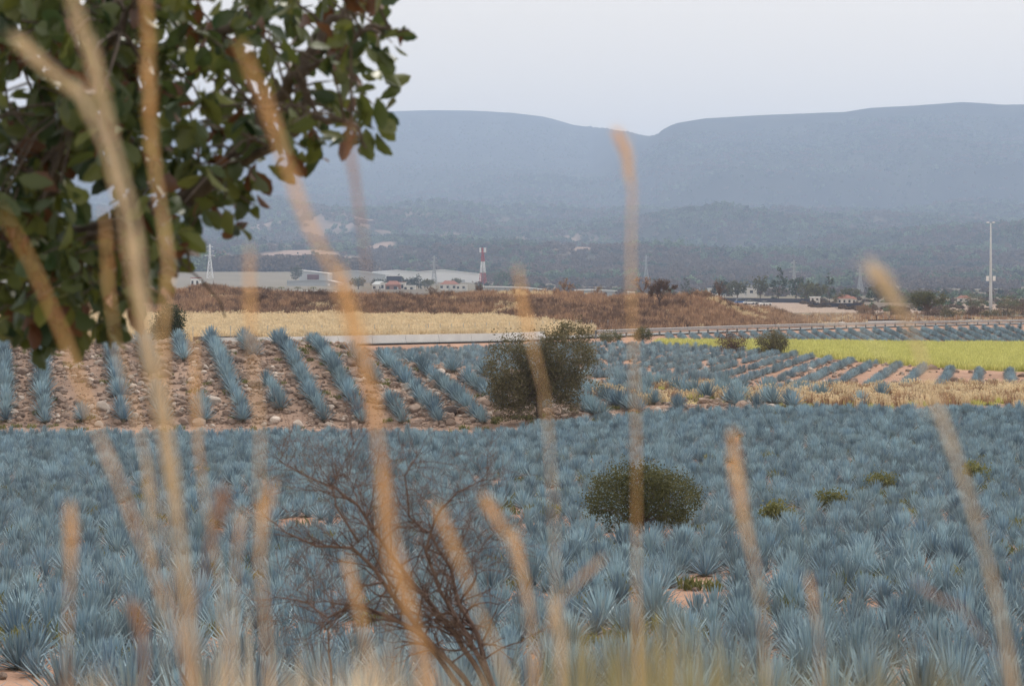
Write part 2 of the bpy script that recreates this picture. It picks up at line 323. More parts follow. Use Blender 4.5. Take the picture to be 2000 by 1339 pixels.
# ------------------------------------------------------------------ scattering (uncountable masses): one object, instances by geometry nodes
def scatter(name, pts, rot, scl, protos, label, pick=None):
    N = len(pts); me = bpy.data.meshes.new(name); me.vertices.add(N); me.vertices.foreach_set('co', np.asarray(pts, np.float32).ravel())
    a = me.attributes.new('rot', 'FLOAT_VECTOR', 'POINT'); a.data.foreach_set('vector', np.asarray(rot, np.float32).ravel())
    scl = np.asarray(scl, np.float32)
    if scl.ndim == 1: scl = np.repeat(scl[:, None], 3, 1)
    a = me.attributes.new('scl', 'FLOAT_VECTOR', 'POINT'); a.data.foreach_set('vector', scl.ravel())
    a = me.attributes.new('pick', 'INT', 'POINT'); a.data.foreach_set('value', (rs.randint(0, len(protos), N) if pick is None else pick).astype(np.int32))
    o = link(name, me); o['kind'] = 'stuff'; o['label'] = label
    ng = bpy.data.node_groups.new(name, 'GeometryNodeTree'); n = ng.nodes; l = ng.links
    ng.interface.new_socket('Geometry', in_out='INPUT', socket_type='NodeSocketGeometry'); ng.interface.new_socket('Geometry', in_out='OUTPUT', socket_type='NodeSocketGeometry')
    gi = n.new('NodeGroupInput'); go = n.new('NodeGroupOutput'); inst = n.new('GeometryNodeInstanceOnPoints'); jn = n.new('GeometryNodeJoinGeometry')
    for p in reversed(protos):
        oi = n.new('GeometryNodeObjectInfo'); oi.inputs['Object'].default_value = p; oi.inputs['As Instance'].default_value = True; oi.transform_space = 'ORIGINAL'
        l.new(oi.outputs['Geometry'], jn.inputs[0])
    def na(nm, ty):
        q = n.new('GeometryNodeInputNamedAttribute'); q.data_type = ty; q.inputs['Name'].default_value = nm; return [s for s in q.outputs if s.enabled and s.name == 'Attribute'][0]
    l.new(gi.outputs[0], inst.inputs['Points']); l.new(jn.outputs[0], inst.inputs['Instance']); inst.inputs['Pick Instance'].default_value = True
    l.new(na('pick', 'INT'), inst.inputs['Instance Index']); l.new(na('scl', 'FLOAT_VECTOR'), inst.inputs['Scale'])
    e2r = n.new('FunctionNodeEulerToRotation'); l.new(na('rot', 'FLOAT_VECTOR'), e2r.inputs[0]); l.new(e2r.outputs[0], inst.inputs['Rotation'])
    l.new(inst.outputs[0], go.inputs[0]); md = o.modifiers.new('scatter', 'NODES'); md.node_group = ng
    return o
def rand_rot(N, tilt=.12): return np.stack([rs.uniform(-tilt, tilt, N), rs.uniform(-tilt, tilt, N), rs.uniform(0, 6.283, N)], 1)
def on_ground(x, y, dz=0.): return np.stack([x, y, H(x, y)+dz], 1)

# ------------------------------------------------------------------ agaves
def agave_leaf(L, wd, curl, tint):
    """one stiff channelled leaf along +Y from the origin; returns verts, faces"""
    vs = []; fs = []; rows = ((0, .62), (.3, .95), (.62, .8), (.86, .42))
    for t, k in rows:
        w2 = wd*k/2; z = curl*t*t*L
        vs += [(-w2, t*L, z+w2*.55), (0, t*L, z), (w2, t*L, z+w2*.55)]
    vs.append((0, L, curl*L)); n = len(rows)
    for i in range(n-1):
        b = i*3; fs += [(b, b+1, b+4, b+3), (b+1, b+2, b+5, b+4)]
    b = (n-1)*3; fs += [(b, b+1, b+3), (b+1, b+2, b+3)]
    return vs, fs
def agave_leaf_xforms(rng, n=58, size=1.):
    out = []
    for i in range(n):
        t = i/(n-1); az = i*2.39996+rng.uniform(-.15, .15); el = R(87-83*t**1.15+rng.uniform(-5, 5)); L = size*(.70+.26*math.sin(math.pi*(.25+.6*t)))*rng.uniform(.86, 1.08)
        if t > .9: L *= .85
        m = Matrix.Rotation(az, 4, 'Z') @ Matrix.Translation((0, .045, .10+.10*(1-t))) @ Matrix.Rotation(el, 4, 'X')
        out.append((m, L, rng.uniform(.05, .07)*size, rng.uniform(-.03, .10), rng.random()*.8+.2*(1-t)))
    return out
def agave_core(mb, s=1.):
    rings = ((.0, .10), (.08, .15), (.18, .13), (.28, .05)); n = 8; vs = [(r*s*math.cos(6.283*k/n), r*s*math.sin(6.283*k/n), z*s) for z, r in rings for k in range(n)]
    fs = [(i*n+k, i*n+(k+1) % n, (i+1)*n+(k+1) % n, (i+1)*n+k) for i in range(3) for k in range(n)]+[tuple(3*n+k for k in range(n))]
    mb.add(vs, fs, 0, 1)
def agave_mesh(seed, n=72):
    rng = random.Random(seed); mb = MB(); agave_core(mb)
    for m, L, wd, curl, tint in agave_leaf_xforms(rng, n):
        vs, fs = agave_leaf(L, wd, curl, tint); mb.add([tuple(m @ Vector(v)) for v in vs], fs, tint)
    for k in range(9):                      # withered brown leaves hanging at the foot
        m = Matrix.Rotation(rng.uniform(0, 6.28), 4, 'Z') @ Matrix.Translation((0, .05, .12)) @ Matrix.Rotation(R(rng.uniform(-14, 12)), 4, 'X'); vs, fs = agave_leaf(rng.uniform(.4, .65), .06, -.15, 0); mb.add([tuple(m @ Vector(v)) for v in vs], fs, 0, 1)
    return mb.mesh('agave', [M_['agave'], M_['agave_core']])
AG = [agave_mesh(100+i) for i in range(7)]
LEAF = []
for i in range(10):
    rng = random.Random(i); vs, fs = agave_leaf(1, .105, (-.02, .03, .06, .09, .12)[i % 5], 0); mb = MB(); mb.add(vs, fs, rng.random()); LEAF.append(mb.mesh('leaf', M_['agave']))
cm = MB(); agave_core(cm); CORE = cm.mesh('core', [M_['agave'], M_['agave_core']])
def detailed_agave(loc, rz, s, seed, label, group):
    rng = random.Random(seed); e = empty('agave', loc, rz, label, 'agave', group); e.scale = (s,)*3
    link('core', CORE, e)
    for m, L, wd, curl, tint in agave_leaf_xforms(rng, 62):
        o = link('leaf', LEAF[rng.randrange(10)], e); o.matrix_basis = m @ Matrix.Diagonal((wd/.105, L, L, 1))
    return e

BUSH2 = G(1250, 47.)
# near field
pts = []
for r_ in range(-92, 93):
    for k in range(0, 164):
        y = 18.5+k*.53+random.uniform(-.15, .15); x = r_*.68+.12*(y-50)+random.uniform(-.18, .18)+(.3 if k % 2 else 0)
        if abs(x) > .26*y+2.2 or y > ip(pxof(x, y), [1000, 1120, 1420, 1520], [99, 104, 104, 112])+random.uniform(-1, 1): continue
        pts.append((x, y))
NF = np.array(pts); pn = fbm(NF[:, 0]/2.6, NF[:, 1]/4.5, 77, 3); pxs = pxof(NF[:, 0], NF[:, 1])
gapw = ip(NF[:, 1], [18, 30, 38, 48, 66, 80, 100], [.24, .20, .19, .24, .26, .25, .22]); gapw = gapw-.10*(pxs > 1450)
keep = pn > gapw
keep &= ~((np.hypot(NF[:, 0]-BUSH2[0], (NF[:, 1]-BUSH2[1])*.8) < 1.05))
keep &= ~((pxs > 1060) & (pxs < 1170) & (NF[:, 1] > 47) & (NF[:, 1] < 52) & (rs.rand(len(NF)) < .6))
keep &= ~((pxs > -60) & (pxs < 130) & (NF[:, 1] < 23.5)); keep &= rs.rand(len(NF)) > .05
NF = NF[keep]; NF = np.concatenate([NF, [[(65-CX)/F*25, 25.0], [(215-CX)/F*22.6, 22.6]]])
NF = NF[np.argsort(NF[:, 1])]
# bank rows: (position of the row, density of plants)
BANK = []; dens = [.95, .95, .5, .85, .42, .5, 1, .5, .85, .9, .5, .6, .8, .55, .9, .35, .7, .6, .7, .55, .7, .6, .75, .65, .7, .7]
for k, dn in enumerate(dens):
    xt = -29.2+1.97*k
    run = 0
    for j in range(24):
        y = 125.6-j*.86+random.uniform(-.12, .12); t = (125-y)/18.5; x = xt+4.3*t+random.uniform(-.12, .12)
        q = vnoise(np.array([k*3.7]), np.array([j/4.5]), 5)[0]
        if q > dn*1.02+.02 or y < 107.3: continue
        if random.random() < (pxof(x, y)-1430)/350 or (960 < pxof(x, y) < 1130 and y < 110.5): continue
        BANK.append((x, y, k, j))
ROWORD = ['first', 'second', 'third', 'fourth', 'fifth', 'sixth', 'seventh', 'eighth', 'ninth', 'tenth', 'eleventh', 'twelfth', 'thirteenth', 'fourteenth', 'fifteenth', 'sixteenth', 'seventeenth',
          'eighteenth', 'nineteenth', 'twentieth', 'twenty-first', 'twenty-second', 'twenty-third', 'twenty-fourth', 'twenty-fifth', 'twenty-sixth', 'twenty-seventh', 'twenty-eighth', 'twenty-ninth', 'thirtieth']
NROW = {}
for b in BANK: NROW.setdefault(b[2], []).append(b)
n_single = 0; AGP = {}
inview = lambda x, y: -25 < pxof(x, y) < 2025
rest = []
# the bank plants stand clear of each other: singles first, as far as the limit goes
bank_single = []
order = sorted([k for k in NROW])
for b in BANK:
    if inview(b[0], b[1]): bank_single.append(b)
bank_single = [b for b in bank_single if b[2] <= 13 or b[2] % 2 == 0][:125]
bs = set((b[2], b[3]) for b in bank_single); rowi = {}
LM = [(0, 150, 'below the oak crown'), (150, 330, 'behind the tallest pale stalk'), (330, 520, 'beside the orange grass stalks'), (520, 760, 'behind the bare thorn bush'), (760, 960, 'just beyond the thorn bush'),
      (960, 1130, 'between the thorn bush and round bush'), (1130, 1370, 'in front of the round bush'), (1370, 1600, 'past the round bush'), (1600, 1830, 'left of the last leaning stalk'), (1830, 2040, 'beyond the last leaning stalk')]
def lm(px):
    for a, b, s in LM:
        if a <= max(px, 0) < b: return s
    return LM[-1][2]
cnt = {}
N_NEAR = 300-len(bank_single); near_i = 0
for x, y in NF:
    z = h1(x, y)-.05; s = random.triangular(.24, .60, .43)*float(ip(y, [20, 26, 44, 48, 95], [1.15, .98, 1.02, .93, 1.08])); rz = random.uniform(0, 6.28); p = pxof(x, y)
    if inview(x, y) and near_i < N_NEAR and y > 21:
        key = lm(p); cnt[key] = cnt.get(key, 0)+1; n = cnt[key]
        lab = 'near field agave %s, %s nearest' % (key, ROWORD[n-1]) if n <= 30 else 'blue agave deep among its neighbours %s' % key
        if near_i < 16 or abs(y-25) < .01:
            o = detailed_agave((x, y, z), rz, s, near_i, lab, 'blue agaves crowding the near field')
        else:
            v = random.randrange(7); o = link('agave', AG[v], None, (x, y, z), (random.uniform(-.1, .1), random.uniform(-.1, .1), rz)); o.scale = (s,)*3
            tag(o, lab, 'agave', 'blue agaves crowding the near field'); AGP.setdefault(v, o)
        near_i += 1
    else: rest.append((x, y, z, s))
for k in order:
    row = [b for b in NROW[k] if (b[2], b[3]) in bs]; row.sort(key=lambda b: -b[1])
    for i, b in enumerate(row):
        s = random.uniform(.75, 1.05); v = random.randrange(7); o = link('agave', AG[v], None, (b[0], b[1], h1(b[0], b[1])-.04), (random.uniform(-.08, .08), random.uniform(-.08, .08), random.uniform(0, 6.28)))
        o.scale = (s,)*3; AGP.setdefault(v, o)
        tag(o, 'stony bank agave, %s from the top in the %s row from the left' % (ROWORD[i], ROWORD[k]), 'agave', 'blue agaves in rows on the stony bank')
for b in BANK:
    if (b[2], b[3]) not in bs: rest.append((b[0], b[1], h1(b[0], b[1])-.04, random.uniform(.7, 1.0)))
# second field, on the flat beyond the bank, and the rows below the road
L2 = []
for r_ in range(-34, 68):
    for k in range(0, 136):
        y = 126.5+k*.8+random.uniform(-.15, .15); x = -14+r_*2.1+.225*(y-131)+random.uniform(-.15, .15); p = pxof(x, y)
        if not (640 < p < 2120): continue
        if y > min(ip(p, GFX, GFN)-2.5+random.uniform(-5, 2), road_d(p)-(14 if p < 1150 else 9)): continue
        if (p < 1100 and y < 150) or (p < 1500 and y < 132): continue
        if vnoise(np.array([r_*2.3]), np.array([k/3.5]), 8)[0] < .2: continue
        L2.append((x, y, random.uniform(.42, .64)))
for r_ in range(-4, 60):
    for k in range(0, 40):
        y = 244+k*.66; x = 16.5+r_*1.5+.05*(y-244)+random.uniform(-.08, .08); p = pxof(x, y)
        if p > 2130 or p < 1290 or y > min(269, road_d(p)-4): continue
        if vnoise(np.array([r_*2.3]), np.array([k/2.5]), 18)[0] < .12: continue
        L2.append((x, y, random.uniform(.5, .68)))
L2 = np.array(L2); z2 = H(L2[:, 0], L2[:, 1])-.04
rest = np.array(rest); allp = np.concatenate([rest[:, :3], np.stack([L2[:, 0], L2[:, 1], z2], 1)]); alls = np.concatenate([rest[:, 3], L2[:, 2]])
scatter('agave_rows', allp, rand_rot(len(allp), .1), alls, [AGP[k] for k in sorted(AGP)], 'rows of blue agaves filling the fields out to the highway')

# ------------------------------------------------------------------ stones
def rock_mesh(seed, m='rock', sub=2):
    import bmesh
    rng = random.Random(seed); bm = bmesh.new(); bmesh.ops.create_icosphere(bm, subdivisions=sub, radius=.5)
    pl = [(Vector((rng.uniform(-1, 1), rng.uniform(-1, 1), rng.uniform(-.6, 1))).normalized(), rng.uniform(.26, .42)) for _ in range(9)]
    for v in bm.verts:
        for n_, h_ in pl:
            d_ = v.co.dot(n_)-h_
            if d_ > 0: v.co -= n_*d_*.92
        v.co.z *= .75; v.co.x *= 1.15
    me = bpy.data.meshes.new('stone'); bm.to_mesh(me); bm.free(); me.materials.append(M_[m]); return me
ROCK = [rock_mesh(i) for i in range(8)]
big = [((812, 815), 110, .85, 'rock', 'brown boulder at the foot of the bank left of the round tree'), ((880, 812), 109.5, .85, 'darkrock', 'dark rounded boulder at the foot of the bank beside the round tree'),
       ((868, 828), 108.6, .7, 'rock', 'low brown stone in front of the dark boulder'), ((910, 738), 121, .95, 'rock', 'purple brown boulder high on the bank beside the round tree'),
       ((1148, 785), 112, .95, 'rock', 'pale boulder below the right side of the round tree crown'), ((1138, 800), 110.6, .7, 'rock', 'flat pale stone leaning under the pale boulder by the tree'),
       ((945, 795), 112.5, .8, 'rock', 'flat stone in the shade left of the round tree trunk'), ((1225, 778), 116, .8, 'rock', 'pinkish boulder standing alone right of the round tree'),
       ((1288, 785), 116, .9, 'rock', 'wide pink stone between two agaves on the bank'), ((1310, 790), 115.4, .8, 'rock', 'pink stone touching the wide pink stone on its right'),
       ((545, 795), 109.8, .8, 'rock', 'pale stone low on the bank near the lone agave'), ((1290, 708), 176, 1.1, 'rock', 'grey boulder among the agave rows beyond the round tree'),
       ((1137, 827), 107, .55, 'rock', 'red brown stone before the agave clump by the tree'), ((1508, 812), 106.8, .6, 'rock', 'small brown stone at the end of the bank')]
for (bx, by), d, s, m, lab in big:
    o = link('boulder', rock_mesh(int(bx), m, 3), None, (*G(bx, d)[:2], G(bx, d)[2]+s*.16), (random.uniform(-.3, .3), random.uniform(-.3, .3), random.uniform(0, 6)))
    o.scale = (s,)*3; tag(o, lab, 'boulder', 'boulders lying on the bank and field')
def bankpts(N, ymin, ymax, pmin, pmax):
    y = rs.uniform(ymin, ymax, N); p = rs.uniform(pmin, pmax, N); return (p-CX)/F*y, y
x, y = bankpts(7500, 106.6, 129, -120, 1500); q = fbm(x/2.2, y/2.2, 55, 3); kk = (q > .38) & (rs.rand(len(x)) < np.where(pxof(x, y) > 1150, .45, 1)); x, y = x[kk], y[kk]
s = rs.gamma(2.2, .085, len(x))+.11; s = np.clip(s, .1, .8); o_ = np.argsort(-s*(y < 126)); Zr = H(x, y)
RP = None
for n_, i in enumerate(o_[:285]):
    o = link('stone', ROCK[n_ % 8], T['rocky_bank'], (x[i], y[i], Zr[i]+s[i]*.15), (rs.uniform(-.5, .5), rs.uniform(-.5, .5), rs.uniform(0, 6))); o.scale = (s[i],)*3
    if RP is None: RP = []
    if len(RP) < 8: RP.append(o)
i = o_[285:]; pr = np.stack([x[i], y[i], Zr[i]+s[i]*.12], 1); sr = s[i]
x, y = bankpts(3800, 131, 232, 640, 2080); p_ = pxof(x, y); kk = (fbm(x/3, y/4, 56, 3) > .47) & (y < ip(p_, GFX, GFN)-2) & (y < road_d(p_)-8); x, y = x[kk], y[kk]
s2 = np.clip(rs.gamma(2.4, .09, len(x))+.1, .1, .9); pr = np.concatenate([pr, on_ground(x, y, .06)]); sr = np.concatenate([sr, s2])
x, y = bankpts(9000, 105, 129, -100, 1550); pr = np.concatenate([pr, on_ground(x, y, .01)]); sr = np.concatenate([sr, rs.uniform(.04, .13, 9000)])
x, y = bankpts(900, 20, 104, -50, 2050); pr = np.concatenate([pr, on_ground(x, y, .02)]); sr = np.concatenate([sr, rs.uniform(.05, .16, 900)])
scatter('loose_stones', pr, np.stack([rs.uniform(-.5, .5, len(pr)), rs.uniform(-.5, .5, len(pr)), rs.uniform(0, 6.28, len(pr))], 1), sr, RP, 'small pinkish stones littering the bank and the field behind it')

# ------------------------------------------------------------------ grass
def tuft_mesh(seed, m, n=30, h=.7, spread=.35, wd=.02, lean=.35, seedhead=False):
    rng = random.Random(seed); mb = MB()
    for _ in range(n):
        a = rng.uniform(0, 6.283); r = spread*math.sqrt(rng.random()); b = Vector((r*math.cos(a), r*math.sin(a), 0)); hh = h*rng.uniform(.5, 1.1)
        a2 = rng.uniform(0, 6.283); ln = Vector((math.cos(a2), math.sin(a2), 0))*hh*rng.uniform(0, lean); sd_ = Vector((math.cos(a2+1.2), math.sin(a2+1.2), 0))*wd*rng.uniform(.6, 1.3)
        p1 = b+ln*.35+Vector((0, 0, hh*.6)); p2 = b+ln+Vector((0, 0, hh)); t = rng.random()
        mb.add([tuple(b-sd_), tuple(b+sd_), tuple(p1+sd_), tuple(p1-sd_), tuple(p2)], [(0, 1, 2, 3), (3, 2, 4)], t)
        if seedhead:
            q = p2; w_ = sd_*2.2; mb.add([tuple(q-Vector((0, 0, .14))-w_*.3), tuple(q-Vector((0, 0, .08))+w_), tuple(q+Vector((0, 0, .04))), tuple(q-Vector((0, 0, .08))-w_)], [(0, 1, 2, 3)], min(1, t+.3))
    return mb.mesh('grass_tuft', m)
def tufts(name, cat, label, m, loc, seeds=3, **k):
    out = []
    for i in range(seeds):
        o = link(name, tuft_mesh(i+hash(name) % 50 if False else i+len(name)*7, M_[m], **k), None, G(loc[0]+i*22, loc[1]+i*1.5))
        out.append(tag(o, label % ('leftmost', 'middle', 'rightmost')[i], cat, cat+' by the '+('road' if loc[1] > 190 else 'field'))); 
    return out
ST = tufts('straw_tuft', 'grass tuft', 'pale straw tuft at the near edge of the straw field, %s of three', 'straw', (700, 256), n=34, h=.95, spread=.5, wd=.035, seedhead=True)
GT = tufts('green_tuft', 'grass tuft', 'yellow green grass tuft at the field edge before the low bush, %s of three', 'green', (1500, 206), n=34, h=.55, spread=.5, wd=.03)
BT = tufts('russet_tuft', 'grass tuft', 'russet grass tuft at the foot of the brown mound, %s of three', 'brown', (1300, 306), n=34, h=1.1, spread=.5, wd=.035, lean=.5)
WT = tufts('weed_tuft', 'weed', 'low green weed among the stones of the bank, %s of three', 'weed', (1180, 113), n=34, h=.24, spread=.24, wd=.02, lean=.9)
N = 15000; y = rs.uniform(208, 306, N); p = rs.uniform(-150, 1160, N); x = (p-CX)/F*y; k = (y > road_d(p)+14.5) & (y < 304-np.clip((p-960)/210, 0, 1)*(304-road_d(p)-18)+5*fbm(x/6, y/6, 3, 2)); x, y = x[k], y[k]
scatter('straw_field', on_ground(x, y), rand_rot(len(x), .15), rs.uniform(.7, 1.25, len(x)), ST, 'pale golden straw field behind the concrete road barrier')
N = 16000; p = rs.uniform(1285, 2120, N); y = rs.uniform(138, 244, N); x = (p-CX)/F*y; k = (y > ip(p, GFX, GFN)) & (y < ip(p, GFX, GFB)+1); x, y = x[k], y[k]
scatter('green_field', on_ground(x, y), rand_rot(len(x), .15), rs.uniform(.7, 1.25, len(x)), GT, 'bright yellow green grass field in front of the raised agave rows')
N = 5200; p = rs.uniform(1150, 2150, N); y = rs.uniform(112, 131, N)-np.clip((p-1400)/200, 0, 1)*rs.uniform(0, 4, N); x = (p-CX)/F*y; k = (fbm(x/2.5, y/3.5, 61, 3)+np.clip((p-1150)/500, 0, 1)*.28-np.abs(y-121.5)/9.5*.12 > .57); x, y = x[k], y[k]; p = p[k]
pk = np.where(rs.rand(len(x)) < .35, rs.randint(0, 3, len(x)), np.where(rs.rand(len(x)) < .55, 3+rs.randint(0, 3, len(x)), 6+rs.randint(0, 3, len(x))))
scatter('dry_grass', on_ground(x, y), rand_rot(len(x), .15), rs.uniform(.28, .62, len(x)), ST+GT+BT, 'strip of dry yellow grass between the two agave fields', pk)
N = 17000; p = rs.uniform(-200, 1590, N); dr = road_d(p); y0 = 303-np.clip((p-960)/210, 0, 1)*(303-dr-17); y = y0+rs.rand(N)*(np.maximum(350, dr+55)+25-y0); x = (p-CX)/F*y
pk = np.where(fbm(x/9, y/9, 71, 3) > .63, rs.randint(0, 3, N), 3+rs.randint(0, 3, N)); 
N2 = 4200; p2 = rs.uniform(1430, 2150, N2); y2 = road_d(p2)+16+rs.rand(N2)**1.4*150; x2 = (p2-CX)/F*y2; k2 = fbm(x2/11, y2/18, 73, 3) > .44; x = np.concatenate([x, x2[k2]]); y = np.concatenate([y, y2[k2]]); pk = np.concatenate([pk, np.where(rs.rand(k2.sum()) < .3, rs.randint(0, 3, k2.sum()), 3+rs.randint(0, 3, k2.sum()))]); N = len(x)
scatter('russet_grass', on_ground(x, y), rand_rot(N, .2), rs.uniform(.4, 1.15, N)*np.where(pk < 3, .75, 1), ST+BT, 'russet and brown dry grass covering the long mound', pk)
N = 3200; p = rs.uniform(-50, 2050, N); y = rs.uniform(20, 129, N)**1.0; x = (p-CX)/F*y; k = (fbm(x/2, y/3, 81, 3) > .56); x, y = x[k], y[k]
scatter('weed_undergrowth', on_ground(x, y), rand_rot(len(x), .2), rs.uniform(.5, 1.3, len(x)), WT, 'low green weeds between agaves and stones')

# ------------------------------------------------------------------ trees and bushes
def grow(mb, p, d, L, r, depth, rng, spread=.6, up=.12, segs=4, sides=4, wob=.2, kids=(2, 3), shrink=.72, tips=None, droop=0, rmin=.0015):
    pts = [p.copy()]; rad = [r]; dd = d.normalized()
    for i in range(segs):
        dd = (dd+Vector((rng.uniform(-1, 1), rng.uniform(-1, 1), rng.uniform(-1, 1)))*wob+Vector((0, 0, up-droop))).normalized(); p = p+dd*L/segs; pts.append(p.copy()); rad.append(max(rmin, r*(1-.45*(i+1)/segs)))
    mb.tube(pts, rad, sides, rng.random()*.6+(.4 if depth <= 1 else 0))
    if tips is not None and depth <= 1: tips.extend(pts[1:])
    if depth > 0:
        for _ in range(rng.randint(*kids)):
            i = rng.randint(max(1, segs-2), segs); ax = Vector((rng.uniform(-1, 1), rng.uniform(-1, 1), rng.uniform(-1, 1))).normalized()
            nd = (dd+dd.cross(ax).normalized()*spread*rng.uniform(.6, 1.5)).normalized()
            grow(mb, pts[i], nd, L*shrink*rng.uniform(.75, 1.2), max(rmin, rad[i]*.72), depth-1, rng, spread, up, segs, sides, wob, kids, shrink, tips, droop, rmin)
def cards(centers, spread, n, size, rng, aspect=.55, flat=1.):
    """n leaf faces gathered round the given clump centres"""
    C_ = np.array(centers); k = rng.randint(0, len(C_), n); c = C_[k]+rng.normal(0, 1, (n, 3))*np.array([spread, spread, spread*flat])
    a = rng.normal(0, 1, (n, 3)); a /= np.linalg.norm(a, axis=1)[:, None]; b = rng.normal(0, 1, (n, 3)); b -= a*(a*b).sum(1)[:, None]; b /= np.linalg.norm(b, axis=1)[:, None]
    s = size*rng.uniform(.6, 1.3, (n, 1)); V = np.stack([c-a*s*.5, c+b*s*aspect*.5, c+a*s*.5, c-b*s*aspect*.5], 1).reshape(-1, 3)
    Fc = np.arange(n*4).reshape(n, 4); cl = rng.rand(len(C_)); tint = np.repeat(np.clip(cl[k]*.6+rng.rand(n)*.5, 0, 1), 4)
    return V, Fc, tint
def lobe_centers(lobes, nper, rng, shell=.55):
    out = []
    for (cx_, cy_, cz_, rx, ry, rz), n in zip(lobes, nper):
        v = rng.normal(0, 1, (n, 3)); v /= np.linalg.norm(v, axis=1)[:, None]; v *= (shell+(1-shell)*rng.rand(n, 1)**.6)*(.82+.22*rng.rand(n, 1)+.22*(rng.rand(n, 1) < .1)); out.append(v*np.array([rx, ry, rz])+np.array([cx_, cy_, cz_]))
    return np.concatenate(out)
def make_tree(name, loc, label, cat, lobes, nper, nleaf, lsize, mcrown, mbark='bark', trunk_h=.8, trunk_r=.15, spread=.22, seed=1, group=None, limbs=6, aspect=.55, drape=0, strunk='trunk', zmin=.05):
    rng = np.random.RandomState(seed); pr_ = random.Random(seed); e = empty(name, loc, 0, label, cat, group)
    C_ = lobe_centers(lobes, nper, rng); C_ = C_[C_[:, 2] > zmin]
    tb = MB(); tb.tube([(0, 0, -.2), (.03, 0, trunk_h*.5), (.0, .02, trunk_h)], [trunk_r*1.15, trunk_r*.9, trunk_r*.75], 7); tb.obj(strunk, M_[mbark], e, True)
    lb = MB()
    for i in rng.choice(len(C_), min(limbs*4, len(C_)), replace=False):
        c = Vector(C_[i]); s0 = Vector((0, 0, trunk_h*pr_.uniform(.6, 1))); mid = s0.lerp(c, .5)+Vector((pr_.uniform(-.1, .1), pr_.uniform(-.1, .1), .12*(c-s0).length)); rr = trunk_r*pr_.uniform(.16, .4)
        lb.tube([s0, s0.lerp(mid, .5), mid, mid.lerp(c, .5), c], [rr, rr*.8, rr*.6, rr*.4, rr*.15], 4)
    lb.obj('limb', M_[mbark], e)['kind'] = 'stuff'
    if drape:
        D_ = [C_]
        for i in range(len(C_)):
            if rng.rand() < .5: D_.append(C_[i:i+1]-np.array([0, 0, drape*rng.rand()]))
        C_ = np.concatenate(D_); C_ = C_[C_[:, 2] > zmin]
    V, Fc, t = cards(C_, spread, nleaf, lsize, rng, aspect); k = V[Fc].min(1)[:, 2] > .0; Fc = Fc[k]
    o = link('crown', np_mesh('crown', V, Fc, M_[mcrown], tint=t), e); o['kind'] = 'stuff'
    return e
make_tree('tree', G(1052, 107.2), 'round olive grey tree with drooping twigs at the foot of the stony bank', 'tree',
          [(-1.45, 0, 2.75, 1.35, 1.4, 1.6), (1.3, .1, 3.4, 1.75, 1.6, 1.55), (.1, .3, 2.5, 1.5, 1.3, 1.3), (-1.2, -.1, 1.5, 1.2, 1.1, 1.1), (1.1, 0, 2.0, 1.1, 1.1, 1.1)], [150, 200, 90, 120, 100], 34000, .105, 'crown', trunk_h=1.5, trunk_r=.17, spread=.15, seed=5, limbs=14, drape=1.0)
make_tree('bush', BUSH2, 'round dark green bush standing alone inside the dense agave field', 'bush',
          [(-.45, 0, .85, .75, .8, .68), (.55, .1, .85, .78, .8, .62), (.1, 0, 1.15, .6, .6, .45)], [110, 110, 60], 17000, .055, 'crown2', trunk_h=.35, trunk_r=.06, spread=.095, seed=8, limbs=9)
make_tree('bush', G(1432, 201), 'brownish half bare bush at the edge of the yellow green field', 'bush', [(0, 0, 1.1, 1.7, 1.2, .9), (-.6, 0, .8, 1.2, 1, .7)], [45, 25], 2600, .12, 'scrub', 'scrub', .5, .08, .24, 3, limbs=16)
make_tree('bush', G(1508, 199), 'small round olive bush beside the brownish half bare bush', 'bush', [(0, 0, 1.15, 1.5, 1.2, 1.0), (.4, 0, .8, 1.0, 1, .7)], [70, 30], 6500, .12, 'crown', 'bark', .5, .08, .22, 4, limbs=8)
make_tree('bush', G(1255, 243), 'dark green shrub between the road and the second agave field', 'bush', [(0, 0, .8, 1.1, .9, .8)], [50], 3500, .12, 'crown2', 'bark', .3, .06, .2, 14)
make_tree('bush', G(1192, 238), 'low green shrub touching the guardrail next to the round tree', 'bush', [(0, 0, .6, 1.4, .9, .6)], [50], 3000, .12, 'crown2', 'bark', .3, .06, .2, 15)
make_tree('tree', G(325, 142), 'dark dense evergreen standing behind the top of the stony bank', 'tree', [(0, 0, 1.9, 1.15, 1.1, 1.7), (.25, 0, 3.2, .95, .95, 1.0), (0, 0, .9, 1.35, 1.2, .9)], [130, 60, 80], 15000, .13, 'darkcrown', 'bark', 1.2, .16, .2, 9)
# weeds as small shrubs in the near field
for i, (px_, d_, s_) in enumerate([(1725, 62, .33), (1625, 55, .28), (1905, 66, .32), (1520, 49, .30)]):
    make_tree('bush', G(px_, d_), ['olive green shrub poking up between agaves near the leaning stalk', 'little yellowish shrub between agaves right of the round bush', 'little green shrub in the agaves close to the far right edge', 'low yellowish shrub just right of the round dark bush',
              'tiny green shrub in a gap between agaves below the olive one', 'faint green shrub high in the dense agave field', 'low green shrub among agaves beside the leaning stalk'][i], 'bush',
              [(0, 0, s_, s_*1.1, s_, s_*.8)], [30], 1400, .08, 'weed', 'bark', .2, .02, .1, 30+i, 'small shrubs between the agaves')

